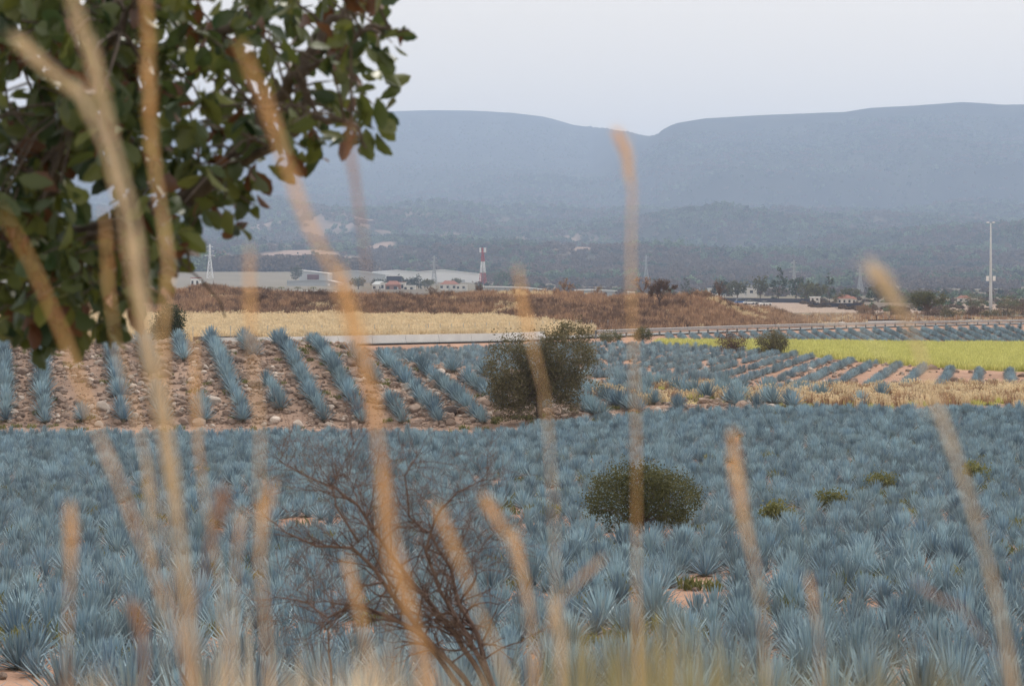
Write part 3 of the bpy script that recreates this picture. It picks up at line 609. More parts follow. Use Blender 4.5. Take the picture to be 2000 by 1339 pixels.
# bare and dry trees along the mound
def bare_tree(px_, d_, h_, label, seed, name='bare_tree', m='scrub', depth=4, leaves=0, mleaf='scrub', group='bare trees along the mound', lean=(0, 0)):
    rng = random.Random(seed); e = empty(name, G(px_, d_), 0, label, 'tree', group); mb = MB(); p = Vector((0, 0, -.2)); tr = h_*.035
    mb.tube([p, (lean[0]*.1, 0, h_*.18), (lean[0]*.3, 0, h_*.3)], [tr*1.2, tr, tr*.8], 6); mb.obj('trunk', M_[m], e)
    b = MB(); tips = []
    for i in range(5):
        a = i*1.26+rng.random(); grow(b, Vector((lean[0]*.3, 0, h_*rng.uniform(.22, .3))), Vector((math.cos(a)*.8, math.sin(a)*.8, 1.)), h_*.30, tr*.6, depth, rng, .6, .1, 3, 3, .22, (2, 3), .72, tips, rmin=h_*.0035)
    b.obj('branch', M_[m], e)['kind'] = 'stuff'
    if leaves:
        r2 = np.random.RandomState(seed); C_ = np.array([tuple(t) for t in tips]); V, Fc, t = cards(C_, h_*.03, leaves, h_*.045, r2); link('crown', np_mesh('crown', V, Fc, M_[mleaf], tint=t), e)['kind'] = 'stuff'
    return e
bare_tree(1105, 352, 3.0, 'bare brown round topped tree on the mound crest right of the mast', 1, depth=4, leaves=900, mleaf='brown')
bare_tree(1166, 352, 2.7, 'small bare brown tree on the mound crest before the long white roof', 2, depth=4, leaves=700, mleaf='brown')
bare_tree(1256, 352, 4.0, 'tallest bare tree on the mound crest behind the greenish stalk', 3, depth=4, leaves=500, mleaf='brown')
bare_tree(1355, 352, 2.5, 'slim bare tree on the mound crest between two wider trees', 4)
bare_tree(1402, 352, 4.2, 'crooked dark bare tree where the mound slopes down', 5, lean=(.8, 0))
bare_tree(1288, 322, 5.0, 'wide dry leafless tree on the near slope of the mound by the road', 6, leaves=2600, mleaf='scrub')
bare_tree(1584, 385, 2.3, 'small forked dead tree on the flat beyond the mound', 7, depth=2)
bare_tree(1622, 392, 1.8, 'low flat topped dry tree next to the forked dead tree', 8, depth=3)
bare_tree(1712, 400, 3.0, 'wide dry tree in front of the pale wall', 9, leaves=500)
bare_tree(397, 342, 2.6, 'thin bare sapling on the mound close to the dark evergreen', 10, depth=2)
bare_tree(597, 342, 2.3, 'thin leaning dead sapling on the mound crest before the warehouses', 11, depth=2, lean=(.6, 0))
bare_tree(737, 345, 2.0, 'small pale dead sapling on the mound crest below the houses', 12, depth=3)
bare_tree(845, 348, 2.6, 'tangled bare shrub on the mound crest before the white warehouse', 13, depth=4, leaves=300)
bare_tree(935, 348, 2.6, 'bare shrub on the mound crest under the red and white mast', 14, depth=4)
make_tree('tree', G(1812, 452), 'broad dark canopied tree standing beyond the road left of the lamp mast', 'tree', [(-1.2, 0, 4.2, 2.3, 2, 1.3), (1.5, 0, 4.1, 2.5, 2, 1.2)], [50, 30], 5000, .3, 'crown2', 'scrub', 2.2, .25, .35, 21, limbs=12)
for i, (px_, d_, w_, h_, m_, lb_) in enumerate([(1755, 450, 2.0, 1.2, 'scrub', 'grey brown shrub beyond the road below the broad dark tree'), (1860, 460, 2.6, 1.1, 'crown', 'low yellowish shrub along the road fence past the broad tree'), (1900, 620, 3.4, 2.6, 'crown', 'yellow green tree near the small red roof'),
        (1968, 480, 3.6, 2.4, 'crown', 'rounded brown green tree right of the lamp mast'), (2010, 470, 3.5, 2.0, 'scrub', 'brown shrub at the far right end of the road'), (1780, 640, 3.5, 2.6, 'crown2', 'dark green tree behind the pale wall end'),
        (1905, 470, 2.4, 1.2, 'scrub', 'brown scrub bush before the yellow green tree'), (1690, 520, 2.2, 1.2, 'brown', 'dry orange scrub bush in front of the dark wall'), (1820, 480, 2.4, 1.0, 'scrub', 'low brown scrub under the broad dark tree'), (1935, 455, 2.0, .9, 'crown', 'low olive scrub at the foot of the lamp mast'),
        (1370, 348, 1.6, .8, 'brown', 'orange brown scrub on the end of the mound'), (620, 340, 1.6, .7, 'scrub', 'dark scrub clump on the mound crest before the white wall'), (500, 325, 1.8, .8, 'scrub', 'dark grey scrub clump on the left half of the mound')]):
    make_tree('bush', G(px_, d_), lb_, 'bush', [(0, 0, h_, w_, w_*.8, h_)], [45], 2600, .22, m_, 'scrub', .4, .08, w_*.14, 50+i, 'scrub bushes beyond the road')
# dark scrub clumps spread over the mound
def scrub_proto(seed, px_, d_, label):
    rng = random.Random(seed); mb = MB()
    for i in range(7):
        a = rng.uniform(0, 6.28); grow(mb, Vector((0, 0, 0)), Vector((math.cos(a)*.7, math.sin(a)*.7, 1)), .55, .02, 2, rng, .7, .1, 3, 3, .25, (2, 3), .8, None, rmin=.012)
    return tag(link('scrub_bush', mb.mesh('scrub_bush', M_['scrub']), None, G(px_, d_)), label, 'bush', 'leafless scrub on the mound')
SB = [scrub_proto(1, 520, 318, 'leafless dark scrub bush low on the mound above the straw field'), scrub_proto(2, 905, 322, 'leafless dark scrub bush on the mound under the white warehouse'), scrub_proto(3, 1150, 318, 'leafless dark scrub bush on the mound above the round tree')]
N = 5200; p = rs.uniform(-200, 1560, N); y = 306-np.clip((p-960)/210, 0, 1)*(306-road_d(p)-19)+rs.rand(N)*55; x = (p-CX)/F*y; k = fbm(x/6, y/8, 91, 3)+ip(p, [480, 600, 850, 1000], [-.03, .10, .08, 0.]) > .52; x, y = x[k], y[k]
scatter('scrub_undergrowth', on_ground(x, y), rand_rot(len(x), .2), rs.uniform(.5, 1.3, len(x)), SB, 'dark leafless scrub covering parts of the mound')

# plain and hill trees
TR = []
def plain_tree(px_, d_, h_, w_, m_, label, seed, conif=False, name='tree'):
    lobes = [(0, 0, h_*.5, w_*.5, w_*.45, h_*.48)] if conif else [(-w_*.12, 0, h_*.58, w_*.38, w_*.36, h_*.36), (w_*.15, 0, h_*.66, w_*.34, w_*.34, h_*.32)]
    return make_tree(name, G(px_, d_), label, 'tree', lobes, [40]*len(lobes), 900, w_*.10, m_, 'scrub', h_*.3, w_*.03, w_*.055, seed, 'trees around the houses on the plain', limbs=3)
pl = [(1520, 950, 15, 8, 'darkcrown', 'tall dark conifer behind the blue black wall', 1), (1485, 950, 12, 8, 'crown2', 'pale green tree left of the tall dark conifer', 0), (1555, 960, 11, 8, 'forest', 'grey green tree right of the tall dark conifer', 0), (1620, 900, 12, 5, 'darkcrown', 'slim dark cypress beside the red roofed house', 1),
      (1595, 880, 8, 9, 'crown2', 'wide dark tree left of the red roofed house', 0), (1715, 860, 8, 9, 'darkcrown', 'dark round tree right of the red roofed house', 0), (1735, 900, 6, 7, 'crown2', 'small green tree above the pale wall', 0), (1440, 1000, 10, 10, 'crown2', 'bushy green tree above the small parked cars', 0),
      (1340, 1100, 11, 5, 'darkcrown', 'slim dark cypress seen over the mound end', 1), (1410, 1050, 9, 10, 'forest', 'grey green tree behind the crooked bare tree', 0), (1660, 930, 6, 8, 'crown2', 'green tree behind the red roofed house', 0), (1640, 760, 4, 5, 'crown', 'yellowish tree left of the red roofed house', 0), (1575, 900, 9, 8, 'crown2', 'dense green tree over the middle of the wall', 0),
      (780, 1500, 9, 10, 'darkcrown', 'dark tree before the white warehouse, above the small houses', 0), (760, 1480, 8, 10, 'crown2', 'green tree left of the small houses', 0), (737, 1480, 7, 9, 'darkcrown', 'dark round tree between warehouse and houses', 0), (818, 1500, 11, 6, 'darkcrown', 'tallest dark tree before the white warehouse', 1),
      (805, 1500, 8, 10, 'darkcrown', 'broad dark tree right of the small red house', 0), (835, 1500, 7, 10, 'crown2', 'low green tree at the warehouse corner', 0), (700, 1490, 8, 12, 'crown2', 'wide green tree before the grey warehouse', 0), (778, 1490, 12, 4, 'darkcrown', 'slender dark tree rising before the white warehouse', 1),
      (578, 1850, 15, 11, 'darkcrown', 'dark tree at the left end of the warehouses', 0), (980, 1900, 12, 16, 'forest', 'dark tree clump right of the red and white mast', 0), (1010, 1850, 10, 14, 'forest', 'grey green trees behind the long white roof', 0), (400, 1200, 6, 6, 'crown2', 'green tree beside the red and white tower block', 0), (890, 1700, 6, 9, 'crown2', 'low green tree before the mast foot', 0)]
for i, (a, b, c, d, m_, lb_, cf) in enumerate(pl): plain_tree(a, b, c, d, m_, lb_, 200+i, cf)
for i, px_ in enumerate([507, 528, 550, 582, 612]):      # young palms on the verge of the plain
    e = empty('palm_tree', G(px_, 1000), 0, 'young palm tree on the pale verge, %s of the row of five' % ['leftmost', 'second', 'middle', 'fourth', 'rightmost'][i], 'palm', 'row of young palms'); mb = MB(); mb.tube([(0, 0, -.3), (0, 0, 4.0)], [.22, .16], 6); mb.obj('trunk', M_['bark'], e)
    fr = MB()
    for k in range(12):
        a = k*.52; c_, s_ = math.cos(a), math.sin(a); q = Vector((-s_, c_, 0))*.18
        P0 = [Vector((c_*r_, s_*r_, 4.0+zz)) for r_, zz in ((0, 0), (.8, .6), (1.6, .3), (2.1, -.5))]
        fr.add([tuple(v+q*kk) for v, kk in zip(P0, (.3, 1, 1, .1))]+[tuple(v-q*kk) for v, kk in zip(P0, (.3, 1, 1, .1))], [(j, j+1, j+5, j+4) for j in range(3)], random.random())
    fr.obj('frond', M_['crown2'], e)['kind'] = 'stuff'
# far woods: low trees standing at the foot of the hills are the pattern for the wood
FP = []
for i, (px_, m_) in enumerate([(1180, 'forest'), (1235, 'forest'), (1300, 'forestdry'), (1065, 'forestpale')]):
    rng = np.random.RandomState(300+i); C_ = lobe_centers([(-.8, 0, 2.9, 2.6, 2.5, 2.1), (1.4, .4, 2.4, 2.1, 2.2, 1.7)], [20, 14], rng, .6); V, Fc, t = cards(C_, .62, 190, 1.5, rng, .8)
    me = np_mesh('tree', V, Fc, M_[m_], tint=t); o = link('tree', me, None, G(px_, 2320)); o.scale = (1.6,)*3
    FP.append(tag(o, ['hazy round tree at the hill foot above the long white roof', 'hazy round tree at the hill foot behind the greenish stalk', 'hazy round tree at the hill foot left of the cypress', 'hazy round tree at the hill foot right of the mast'][i], 'tree', 'trees at the foot of the hills'))
def wood(N, y0, y1, pa, pb, s0, s1, thr, seed):
    y = np.sqrt(rs.uniform(y0**2, y1**2, N)); p = rs.uniform(pa, pb, N); x = (p-CX)/F*y; f1 = fbm(x/75, y/150, 41, 5); f2 = fbm(x/420, y/700, 47, 4)
    bare = np.clip((f1-.53)*10, 0, 1)*np.clip((f2-.36)*6, 0, 1)*np.clip((5600-y)/1500, 0, 1); k = rs.rand(N) > bare*.93+thr; x, y = x[k], y[k]
    s = rs.uniform(s0, s1, len(x)); return on_ground(x, y, -.6), np.stack([s, s, s*rs.uniform(.7, 1.15, len(s))], 1)
A = [wood(26000, 2380, 5300, -220, 2220, .9, 2.1, .05, 1), wood(14000, 5300, 7300, -220, 2220, 1.3, 2.4, .05, 2), wood(7000, 7000, 7550, -220, 2220, .9, 1.4, .3, 3), wood(5000, 7550, 9300, -220, 1150, .9, 1.4, .3, 3)]
q = wood(2600, 500, 1500, 1560, 2200, .18, .42, .35, 4); A.append(q); q = wood(2200, 1300, 2350, 930, 2200, .4, 1.0, .35, 4); A.append(q); q = wood(1400, 2300, 2420, 250, 720, 2.2, 3.4, 0, 4); A.append(q); q = wood(700, 2050, 2380, 960, 2200, 1.0, 2.2, .3, 4); A.append(q)
pw = np.concatenate([a[0] for a in A]); sw = np.concatenate([a[1] for a in A])
nz_ = fbm(pw[:, 0]/90, pw[:, 1]/150, 141, 4)+rs.normal(0, .05, len(pw)); nz2 = fbm(pw[:, 0]/60, pw[:, 1]/110, 151, 3)+rs.normal(0, .06, len(pw))
pkw = np.where(nz_+np.clip((3300-pw[:, 1])/4000, -.04, .1) > .52, 2, np.where(nz2 > .55, 3, rs.randint(0, 2, len(pw))))
scatter('hill_woods', pw, rand_rot(len(pw), .1), sw, FP, 'hazy grey green woods covering the foothills and ridges', pkw)

# ------------------------------------------------------------------ road
def road_pt(px_, off):
    """a point off metres beyond the near edge of the road"""
    d = road_d(px_); x0 = (px_-CX)/F*d; e = 2.; d2 = road_d(px_+e); x2 = (px_+e-CX)/F*d2; t = Vector((x2-x0, d2-d, 0)).normalized(); n_ = Vector((-t.y, t.x, 0))
    return Vector((x0, d, road_z(px_)))+n_*off, t
pxs_ = np.concatenate([np.linspace(-514, 560, 60), np.linspace(570, 2400, 150)])
CL = [road_pt(p, 0) for p in pxs_]
def strip(name, o0, o1, dz, m, parent=None, th=None):
    mb = MB(); vs = []; fs = []
    for i, p in enumerate(pxs_):
        for o_ in (o0, o1): a, _ = road_pt(p, o_); vs.append((a.x, a.y, a.z+dz))
    for i in range(len(pxs_)-1): fs.append((2*i, 2*i+2, 2*i+3, 2*i+1))
    mb.add(vs, fs); return mb.obj(name, M_[m], parent)
rd = strip('road', -.5, 9.2, .06, 'asphalt'); tag(rd, 'pale worn highway crossing behind the agave fields', kind='structure')
for a, b in ((0.2, .35), (8.6, 8.75)): strip('edge_line', a, b, .066, 'paint', rd)
# arc-length positions along the road for pieces
AL = [0.]
for i in range(1, len(CL)): AL.append(AL[-1]+(CL[i][0]-CL[i-1][0]).length)
def at_len(s, off, dz=0):
    p = float(ip(s, AL, pxs_)); a, t = road_pt(p, off); return Vector((a.x, a.y, a.z+dz)), t, p
s_px = lambda p: float(ip(p, pxs_, AL))
bar = empty('concrete_barrier', at_len(s_px(600), 9.6)[0], 0, 'long pale concrete barrier wall along the far side of the highway', 'barrier')
sm = MB(); sm.add([(-3, -.22, -.3), (3, -.22, -.3), (3, -.22, .12), (-3, -.22, .12), (3, -.10, .8), (-3, -.10, .8), (-3, .10, .8), (3, .10, .8), (3, .22, -.3), (-3, .22, -.3)],
       [(0, 1, 2, 3), (3, 2, 4, 5), (5, 4, 7, 6), (6, 7, 8, 9), (0, 3, 5, 6, 9), (1, 8, 7, 4, 2), (0, 9, 8, 1)]); smm = sm.mesh('barrier_segment', M_['concrete'])
bl = bar.location.copy(); s = s_px(480)
while s < s_px(2120):
    off = 1.3 if s < s_px(1090) else 9.6
    a, t, _ = at_len(s, off); a2 = at_len(s+3, off)[0]; a0 = at_len(s-3, off)[0]; dv = a2-a0
    o = link('barrier_segment', smm, bar, a-bl, (0, -math.atan2(dv.z, dv.xy.length), math.atan2(dv.y, dv.x))); o.scale = (.992, 1, 1.05 if off < 5 else .95); s += 6
# fence above the barrier
fe = empty('mesh_fence', at_len(s_px(600), 11.0)[0], 0, 'low brown mesh fence with thin pale posts beyond the concrete barrier', 'fence'); fl = fe.location.copy()
pb = MB(); pb.tube([(0, 0, -.4), (0, 0, 1.75)], .035, 5); pbm = pb.mesh('post', M_['steel'])
n_ = 0; s = s_px(520)
while s < s_px(2130):
    a = at_len(s, 11.0)[0]; a2 = at_len(s+3., 11.0)[0]; link('post', pbm, fe, a-fl)
    pn_ = MB(); w1 = a-fl; w2 = a2-fl; ph = float(ip(s, [s_px(1000), s_px(1500)], [.75, 1.0]))
    vs = [w1+Vector((0, 0, .1)), w2+Vector((0, 0, .1)), w2+Vector((0, 0, ph)), w1+Vector((0, 0, ph))]; t = (w2-w1).normalized(); nn = Vector((-t.y, t.x, 0))*.015
    pn_.add([tuple(v-nn) for v in vs]+[tuple(v+nn) for v in vs], [(0, 1, 2, 3), (7, 6, 5, 4), (0, 4, 5, 1), (1, 5, 6, 2), (2, 6, 7, 3), (3, 7, 4, 0)]); pn_.obj('panel', M_['fence'], fe); s += 3.
# guardrail on the near side
gr = empty('guardrail', at_len(s_px(1180), -.9)[0], 0, 'grey steel guardrail on dark posts along the near side of the highway', 'guardrail'); gl = gr.location.copy()
gp = MB(); gp.box((0, 0, .3), (.16, .2, 1.1)); gpm = gp.mesh('post', M_['steel2'])
gb = MB()
for z0 in (.56, .80):
    gb.add([(-1, -.05, z0-.09), (1, -.05, z0-.09), (1, -.10, z0), (-1, -.10, z0), (1, -.05, z0+.09), (-1, -.05, z0+.09), (-1, -.03, z0+.09), (1, -.03, z0+.09), (1, -.03, z0-.09), (-1, -.03, z0-.09)], [(0, 1, 2, 3), (3, 2, 4, 5), (6, 7, 8, 9), (5, 4, 7, 6), (0, 9, 8, 1)])
gbm = gb.mesh('rail', M_['steel']); s = s_px(1150)
while s < s_px(2110):
    p = at_len(s, 0)[2]; stp = float(ip(p, [1150, 1300, 1640, 2000, 2400], [2.9, 3.6, 5.2, 6.5, 7])); a = at_len(s, -.9)[0]; b = at_len(s+stp, -.9)[0]; dv = b-a; ang = math.atan2(dv.y, dv.x)
    link('post', gpm, gr, a-gl, (0, 0, ang)); o = link('rail', gbm, gr, (a+b)/2-gl, (0, -math.atan2(dv.z, dv.xy.length), ang)); o.location += Vector((math.sin(ang), -math.cos(ang), 0))*.1; o.scale = (dv.length/2*.998, 1, 1); s += stp

# ------------------------------------------------------------------ lamp mast
e = empty('lamp_mast', G(1935, 470), 0, 'tall tapered grey lamp mast with twin lamps and two white boxes', 'lamp mast')
mh = 20.6; mb = MB(); mb.tube([(0, 0, -.5), (0, 0, mh*.25), (0, 0, mh*.6), (0, 0, mh)], [.40, .34, .24, .13], 12); mb.obj('pole', M_['lamppost'], e, True)
mb = MB(); mb.tube([(-.75, 0, mh), (.75, 0, mh)], .05, 6); arm_ = mb.obj('crossarm', M_['steel'], e)
for sx in (-1, 1):
    mb = MB(); mb.box((sx*.62, 0, mh+.16), (.55, .4, .16), rz=0); mb.box((sx*.62, 0, mh+.27), (.35, .3, .08)); o = mb.obj('lamp_head', M_['white'], arm_)
    mb = MB(); mb.box((sx*.72, -.1, mh*.42), (.55, .35, 1.05)); mb.box((sx*.72, -.29, mh*.42), (.45, .03, .9)); mb.obj('cabinet', M_['white'], e)
mb = MB(); mb.tube([(-.2, 0, mh*.52+.3), (1.6, 0, mh*.52-.75)], .06, 6); mb.box((1.0, 0, mh*.52-.38), (.9, .5, .05)); mb.obj('bracket', M_['steel'], e)

# ------------------------------------------------------------------ far structures
def lattice(mb, w0, w1, z0, z1, n, r):
    for sx, sy in ((-1, -1), (1, -1), (1, 1), (-1, 1)): mb.tube([(sx*w0, sy*w0, z0), (sx*w1, sy*w1, z1)], r, 4)
    for i in range(n):
        ta, tb = i/n, (i+1)/n; wa, wb = w0+(w1-w0)*ta, w0+(w1-w0)*tb; za, zb = z0+(z1-z0)*ta, z0+(z1-z0)*tb
        c = [(-1, -1), (1, -1), (1, 1), (-1, 1)]
        for k in range(4):
            a, b = c[k], c[(k+1) % 4]; mb.tube([(a[0]*wa, a[1]*wa, za), (b[0]*wb, b[1]*wb, zb)], r*.6, 3); mb.tube([(b[0]*wa, b[1]*wa, za), (a[0]*wb, a[1]*wb, zb)], r*.6, 3); mb.tube([(a[0]*wa, a[1]*wa, za), (b[0]*wa, b[1]*wa, za)], r*.6, 3)
tx, ty, tz = G(943, 1900); e = empty('communication_tower', (tx, ty, tz), R(20), 'red and white banded lattice mast with antennas beside the white warehouse', 'tower')
th = (HY-484)/F*1900-tz; bands = [(0, .33, 'red'), (.33, .63, 'white'), (.63, .86, 'red')]
for a, b, m_ in bands:
    mb = MB(); lattice(mb, 2.3*(1-a)+.35, 2.3*(1-b)+.35, th*a, th*b-.05, 4, .22); mb.obj('mast_section', M_[m_], e)
mb = MB(); mb.tube([(0, 0, th*.86), (0, 0, th)], .45, 6); mb.tube([(0, 0, th*.86), (0, 0, th*.885)], 1.9, 10); plat_ = mb.obj('platform', M_['red'], e)
for k in range(9):
    a = k*.698; mb = MB(); mb.box((2.6*math.cos(a), 2.6*math.sin(a), th*.94), (.7, .5, 4.2), rz=a); mb.tube([(0, 0, th*.9), (2.4*math.cos(a), 2.4*math.sin(a), th*.9)], .12, 4); mb.obj('antenna', M_['white' if k % 3 else 'red'], plat_)
def pylon(px_, d_, h_, label, m='steel', rz=.3):
    e = empty('power_pylon', G(px_, d_), rz, label, 'pylon', 'power pylons on the plain'); mb = MB(); lattice(mb, h_*.09, h_*.03, 0, h_*.55, 5, .2); mb.obj('leg', M_[m], e)
    mb = MB(); lattice(mb, h_*.03, h_*.012, h_*.55, h_, 5, .16); mb.obj('mast', M_[m], e)
    for zz, w_ in ((.66, .16), (.79, .13), (.92, .10)):
        mb = MB(); mb.tube([(-w_*h_, 0, h_*zz), (w_*h_, 0, h_*zz)], .16, 3); mb.tube([(-w_*h_, 0, h_*zz), (0, 0, h_*(zz+.05))], .12, 3); mb.tube([(w_*h_, 0, h_*zz), (0, 0, h_*(zz+.05))], .12, 3); mb.obj('crossarm', M_[m], e)
pylon(410, 2100, 33, 'white lattice power pylon before the dark tree line near the oak', 'white'); pylon(848, 1850, 24, 'faint grey power pylon in front of the white warehouse')
pylon(1262, 2350, 30, 'faint power pylon at the hill foot behind the greenish stalk'); pylon(1551, 1500, 24, 'faint power pylon behind the tall dark conifer'); pylon(1680, 1700, 22, 'faint power pylon above the red roofed house')

def gabled_hall(name, label, pts_top, base_py, d_, depth, m_wall, m_roof, doors=()):
    """hall whose front wall has the given roofline; pts_top are columns and rows of the roofline at distance d_"""
    x0 = (pts_top[0][0]-CX)/F*d_; zb = (HY-base_py)/F*d_; e = empty(name, (x0, d_, zb), 0, label, 'warehouse', 'warehouses on the plain')
    T_ = [((p-CX)/F*d_-x0, (HY-q_)/F*d_-zb) for p, q_ in pts_top]; n = len(T_); W = T_[-1][0]
    wl = MB(); eps = .25
    vs = [(x, 0, z-eps) for x, z in T_]+[(x, 0, -6) for x, z in T_]; vs += [(x, depth, z-eps) for x, z in T_]+[(x, depth, -6) for x, z in T_]
    fs = [(i+n, i+n+1, i+1, i) for i in range(n-1)]+[(2*n+i, 2*n+i+1, 3*n+i+1, 3*n+i) for i in range(n-1)]+[(0, 2*n, 3*n, n), (n-1, 2*n-1, 4*n-1, 3*n-1)]
    wl.add(vs, fs); wl.obj('wall', M_[m_wall], e)
    for i in range(n-1):
        (xa, za), (xb, zb_) = T_[i], T_[i+1]; rf = MB(); o_ = 1.0
        rf.add([(xa, -o_, za-.2), (xb, -o_, zb_-.2), (xb, depth+o_, zb_-.2), (xa, depth+o_, za-.2), (xa, -o_, za+.5), (xb, -o_, zb_+.5), (xb, depth+o_, zb_+.5), (xa, depth+o_, za+.5)], [(3, 2, 1, 0), (4, 5, 6, 7), (0, 1, 5, 4), (1, 2, 6, 5), (2, 3, 7, 6), (3, 0, 4, 7)])
        rf.obj('roof', M_[m_roof], e)
    for (pa, pb_, qa, qb, m_) in doors:
        xa, xb = (pa-CX)/F*d_-x0, (pb_-CX)/F*d_-x0; za, zb2 = (HY-qb)/F*d_-zb, (HY-qa)/F*d_-zb; dm = MB(); dm.box(((xa+xb)/2, -.3, (za+zb2)/2), (xb-xa, .5, zb2-za)); dm.obj('door', M_[m_], e)
gabled_hall('warehouse', 'big white warehouse with two low gables behind the dark trees', [(727, 531.5), (775, 528), (817, 531.5), (863, 527), (936, 535)], 555, 2000, 120, 'white', 'white', [(783, 790, 546, 553, 'greymetal'), (840, 848, 546, 553, 'greymetal'), (900, 908, 546, 553, 'greymetal')])
gabled_hall('warehouse', 'grey warehouse with a single low gable left of the white one', [(640, 534), (686, 528.3), (753, 537)], 552, 1950, 110, 'greymetal', 'greymetal', [(700, 708, 542, 550, 'white')])
gabled_hall('warehouse', 'small pale shed with a maroon front at the left end of the warehouses', [(584, 527.5), (640, 534)], 549, 1900, 60, 'greymetal', 'white', [(600, 623, 536, 546, 'maroon')])
gabled_hall('warehouse', 'long low white wall and roof just above the mound, below the warehouses', [(560, 568), (655, 570)], 582, 1150, 12, 'white', 'white', [(600, 606, 573, 578, 'greymetal')])
gabled_hall('warehouse', 'low white shed right of the long low white wall', [(660, 575.5), (700, 576)], 584, 1150, 12, 'white', 'white', [(676, 680, 578, 582, 'greymetal')])
gabled_hall('warehouse', 'long low white greenhouse roof right of the red and white mast', [(944, 560), (985, 560.5), (1030, 562), (1068, 566)], 572, 1300, 30, 'greymetal', 'white', [(1000, 1005, 566, 570, 'glass')])
gabled_hall('warehouse', 'far long white greenhouse roof between the bare trees', [(1124, 567), (1160, 566), (1200, 568), (1240, 571)], 576, 1350, 30, 'greymetal', 'white', [(1180, 1185, 571, 574, 'glass')])
gabled_hall('warehouse', 'pale tented greenhouse on the slope left of the grey warehouse', [(560, 549), (600, 547.5), (640, 548), (660, 553)], 560, 1700, 60, 'greymetal', 'greymetal', [(640, 645, 554, 558, 'white')])
def house(px_, d_, w_, dp, h_, label, mw='wallwhite', mr='tile', flat=False, nwin=2, z=None, rz=0):
    loc = G(px_, d_); e = empty('house', loc if z is None else (loc[0], loc[1], z), rz, label, 'house', 'small houses on the plain'); b = MB(); b.box((0, 0, h_/2-.5), (w_, dp, h_+1)); b.obj('wall', M_[mw], e)
    r = MB()
    if flat: r.box((0, 0, h_+.15), (w_+.5, dp+.5, .3))
    else: r.add([(-w_/2-.4, -dp/2-.4, h_+.01), (w_/2+.4, -dp/2-.4, h_+.01), (w_/2+.4, dp/2+.4, h_+.01), (-w_/2-.4, dp/2+.4, h_+.01), (-w_/4, 0, h_+dp*.3), (w_/4, 0, h_+dp*.3)], [(3, 2, 1, 0), (0, 1, 5, 4), (1, 2, 5), (2, 3, 4, 5), (3, 0, 4)])
    r.obj('roof', M_[mr], e)
    for i in range(nwin):
        x_ = -w_/2+(i+.5)*w_/nwin; f = MB(); f.box((x_-w_*.08, -dp/2-.04, h_*.55), (w_/nwin*.42, .1, h_*.4)); f.obj('window', M_['glass'], e)
    dd = MB(); dd.box((w_*.32 if nwin < 3 else 0, -dp/2-.06, h_*.33), (w_*.09, .12, h_*.62)); dd.obj('door', M_['greymetal'], e)
house(768, 1300, 9, 8, 4, 'brick red house front among the small houses above the mound', 'brick', 'tile'); house(755, 1320, 7, 7, 5, 'white house left of the brick red house', flat=True, mr='wallwhite'); house(783, 1310, 6, 7, 5.5, 'white two storey house right of the brick red house', flat=True, mr='tile')
house(740, 1330, 8, 7, 4, 'low pale house at the left end of the small houses', mr='greymetal'); house(800, 1290, 7, 6, 3.5, 'low pale shed right of the small houses', mr='white', flat=True)
house(878, 1400, 12, 8, 3.8, 'long red roofed house before the mast foot', 'wallwhite', 'tile', nwin=3); house(902, 1380, 7, 7, 3.5, 'small white house between red roofed house and mast', flat=True, mr='white'); house(770, 1450, 10, 8, 9, 'dark fronted taller house behind the brick red house', 'navy', 'white', True, 3)
house(1650, 760, 5.2, 4, 2.3, 'white house with red tiled roof behind the dark wall', 'wallwhite', 'tile', nwin=3, z=-6.3); house(1664, 770, 2.6, 3, 1.8, 'small orange roofed annex right of the red roofed house', 'wallwhite', 'tile', z=-6.1); house(1882, 900, 4.5, 4, 1.8, 'little house with an orange red roof far behind the broad tree')
house(1400, 1150, 9, 7, 3.5, 'white building glimpsed behind the crooked bare tree', flat=True, mr='white', z=-4.5); house(1455, 1150, 12, 7, 3.5, 'white building behind the wall above the parked cars', flat=True, mr='white', nwin=3, z=-4.5); house(1592, 820, 3.4, 3, 1.6, 'white gatehouse between the two dark walls', flat=True, mr='white', z=-5.6)
house(383, 1150, 5, 4, 5.6, 'narrow white block with a red top beside the oak branch', mw='white', mr='red', flat=True, z=-1.0); house(477, 1090, 5, 3, 3, 'white box house on the bright sand before the blue black wall', flat=True, mr='white', z=-60) if False else None
def wall_run(name, pa, pb_, da, db, h_, m_, label, z=None, n=12):
    e = empty(name, G(pa, da), 0, label, 'wall'); o0 = e.location.copy()
    for i in range(n):
        t0, t1 = i/n, (i+1)/n; A_ = Vector(G(pa+(pb_-pa)*t0, da+(db-da)*t0)); B_ = Vector(G(pa+(pb_-pa)*t1, da+(db-da)*t1)); dv = B_-A_; mb = MB(); mb.box((0, 0, h_/2-.4), (dv.length*.985, .25, h_+.8)); o = mb.obj('panel', M_[m_], e); o.location = (A_+B_)/2-o0; o.rotation_euler = (0, 0, math.atan2(dv.y, dv.x))
wall_run('boundary_wall', 1395, 1585, 950, 860, 1.7, 'navy', 'long blue black boundary wall before the conifers')
wall_run('boundary_wall', 1588, 1686, 700, 690, 1.3, 'navy', 'dark boundary wall in front of the red roofed house')
wall_run('boundary_wall', 1688, 1785, 690, 640, 1.7, 'sandwall', 'pale boundary wall right of the dark wall')
wall_run('boundary_wall', 700, 830, 1150, 1130, 2.4, 'sandwall', 'pale boundary wall under the small houses on the mound edge')
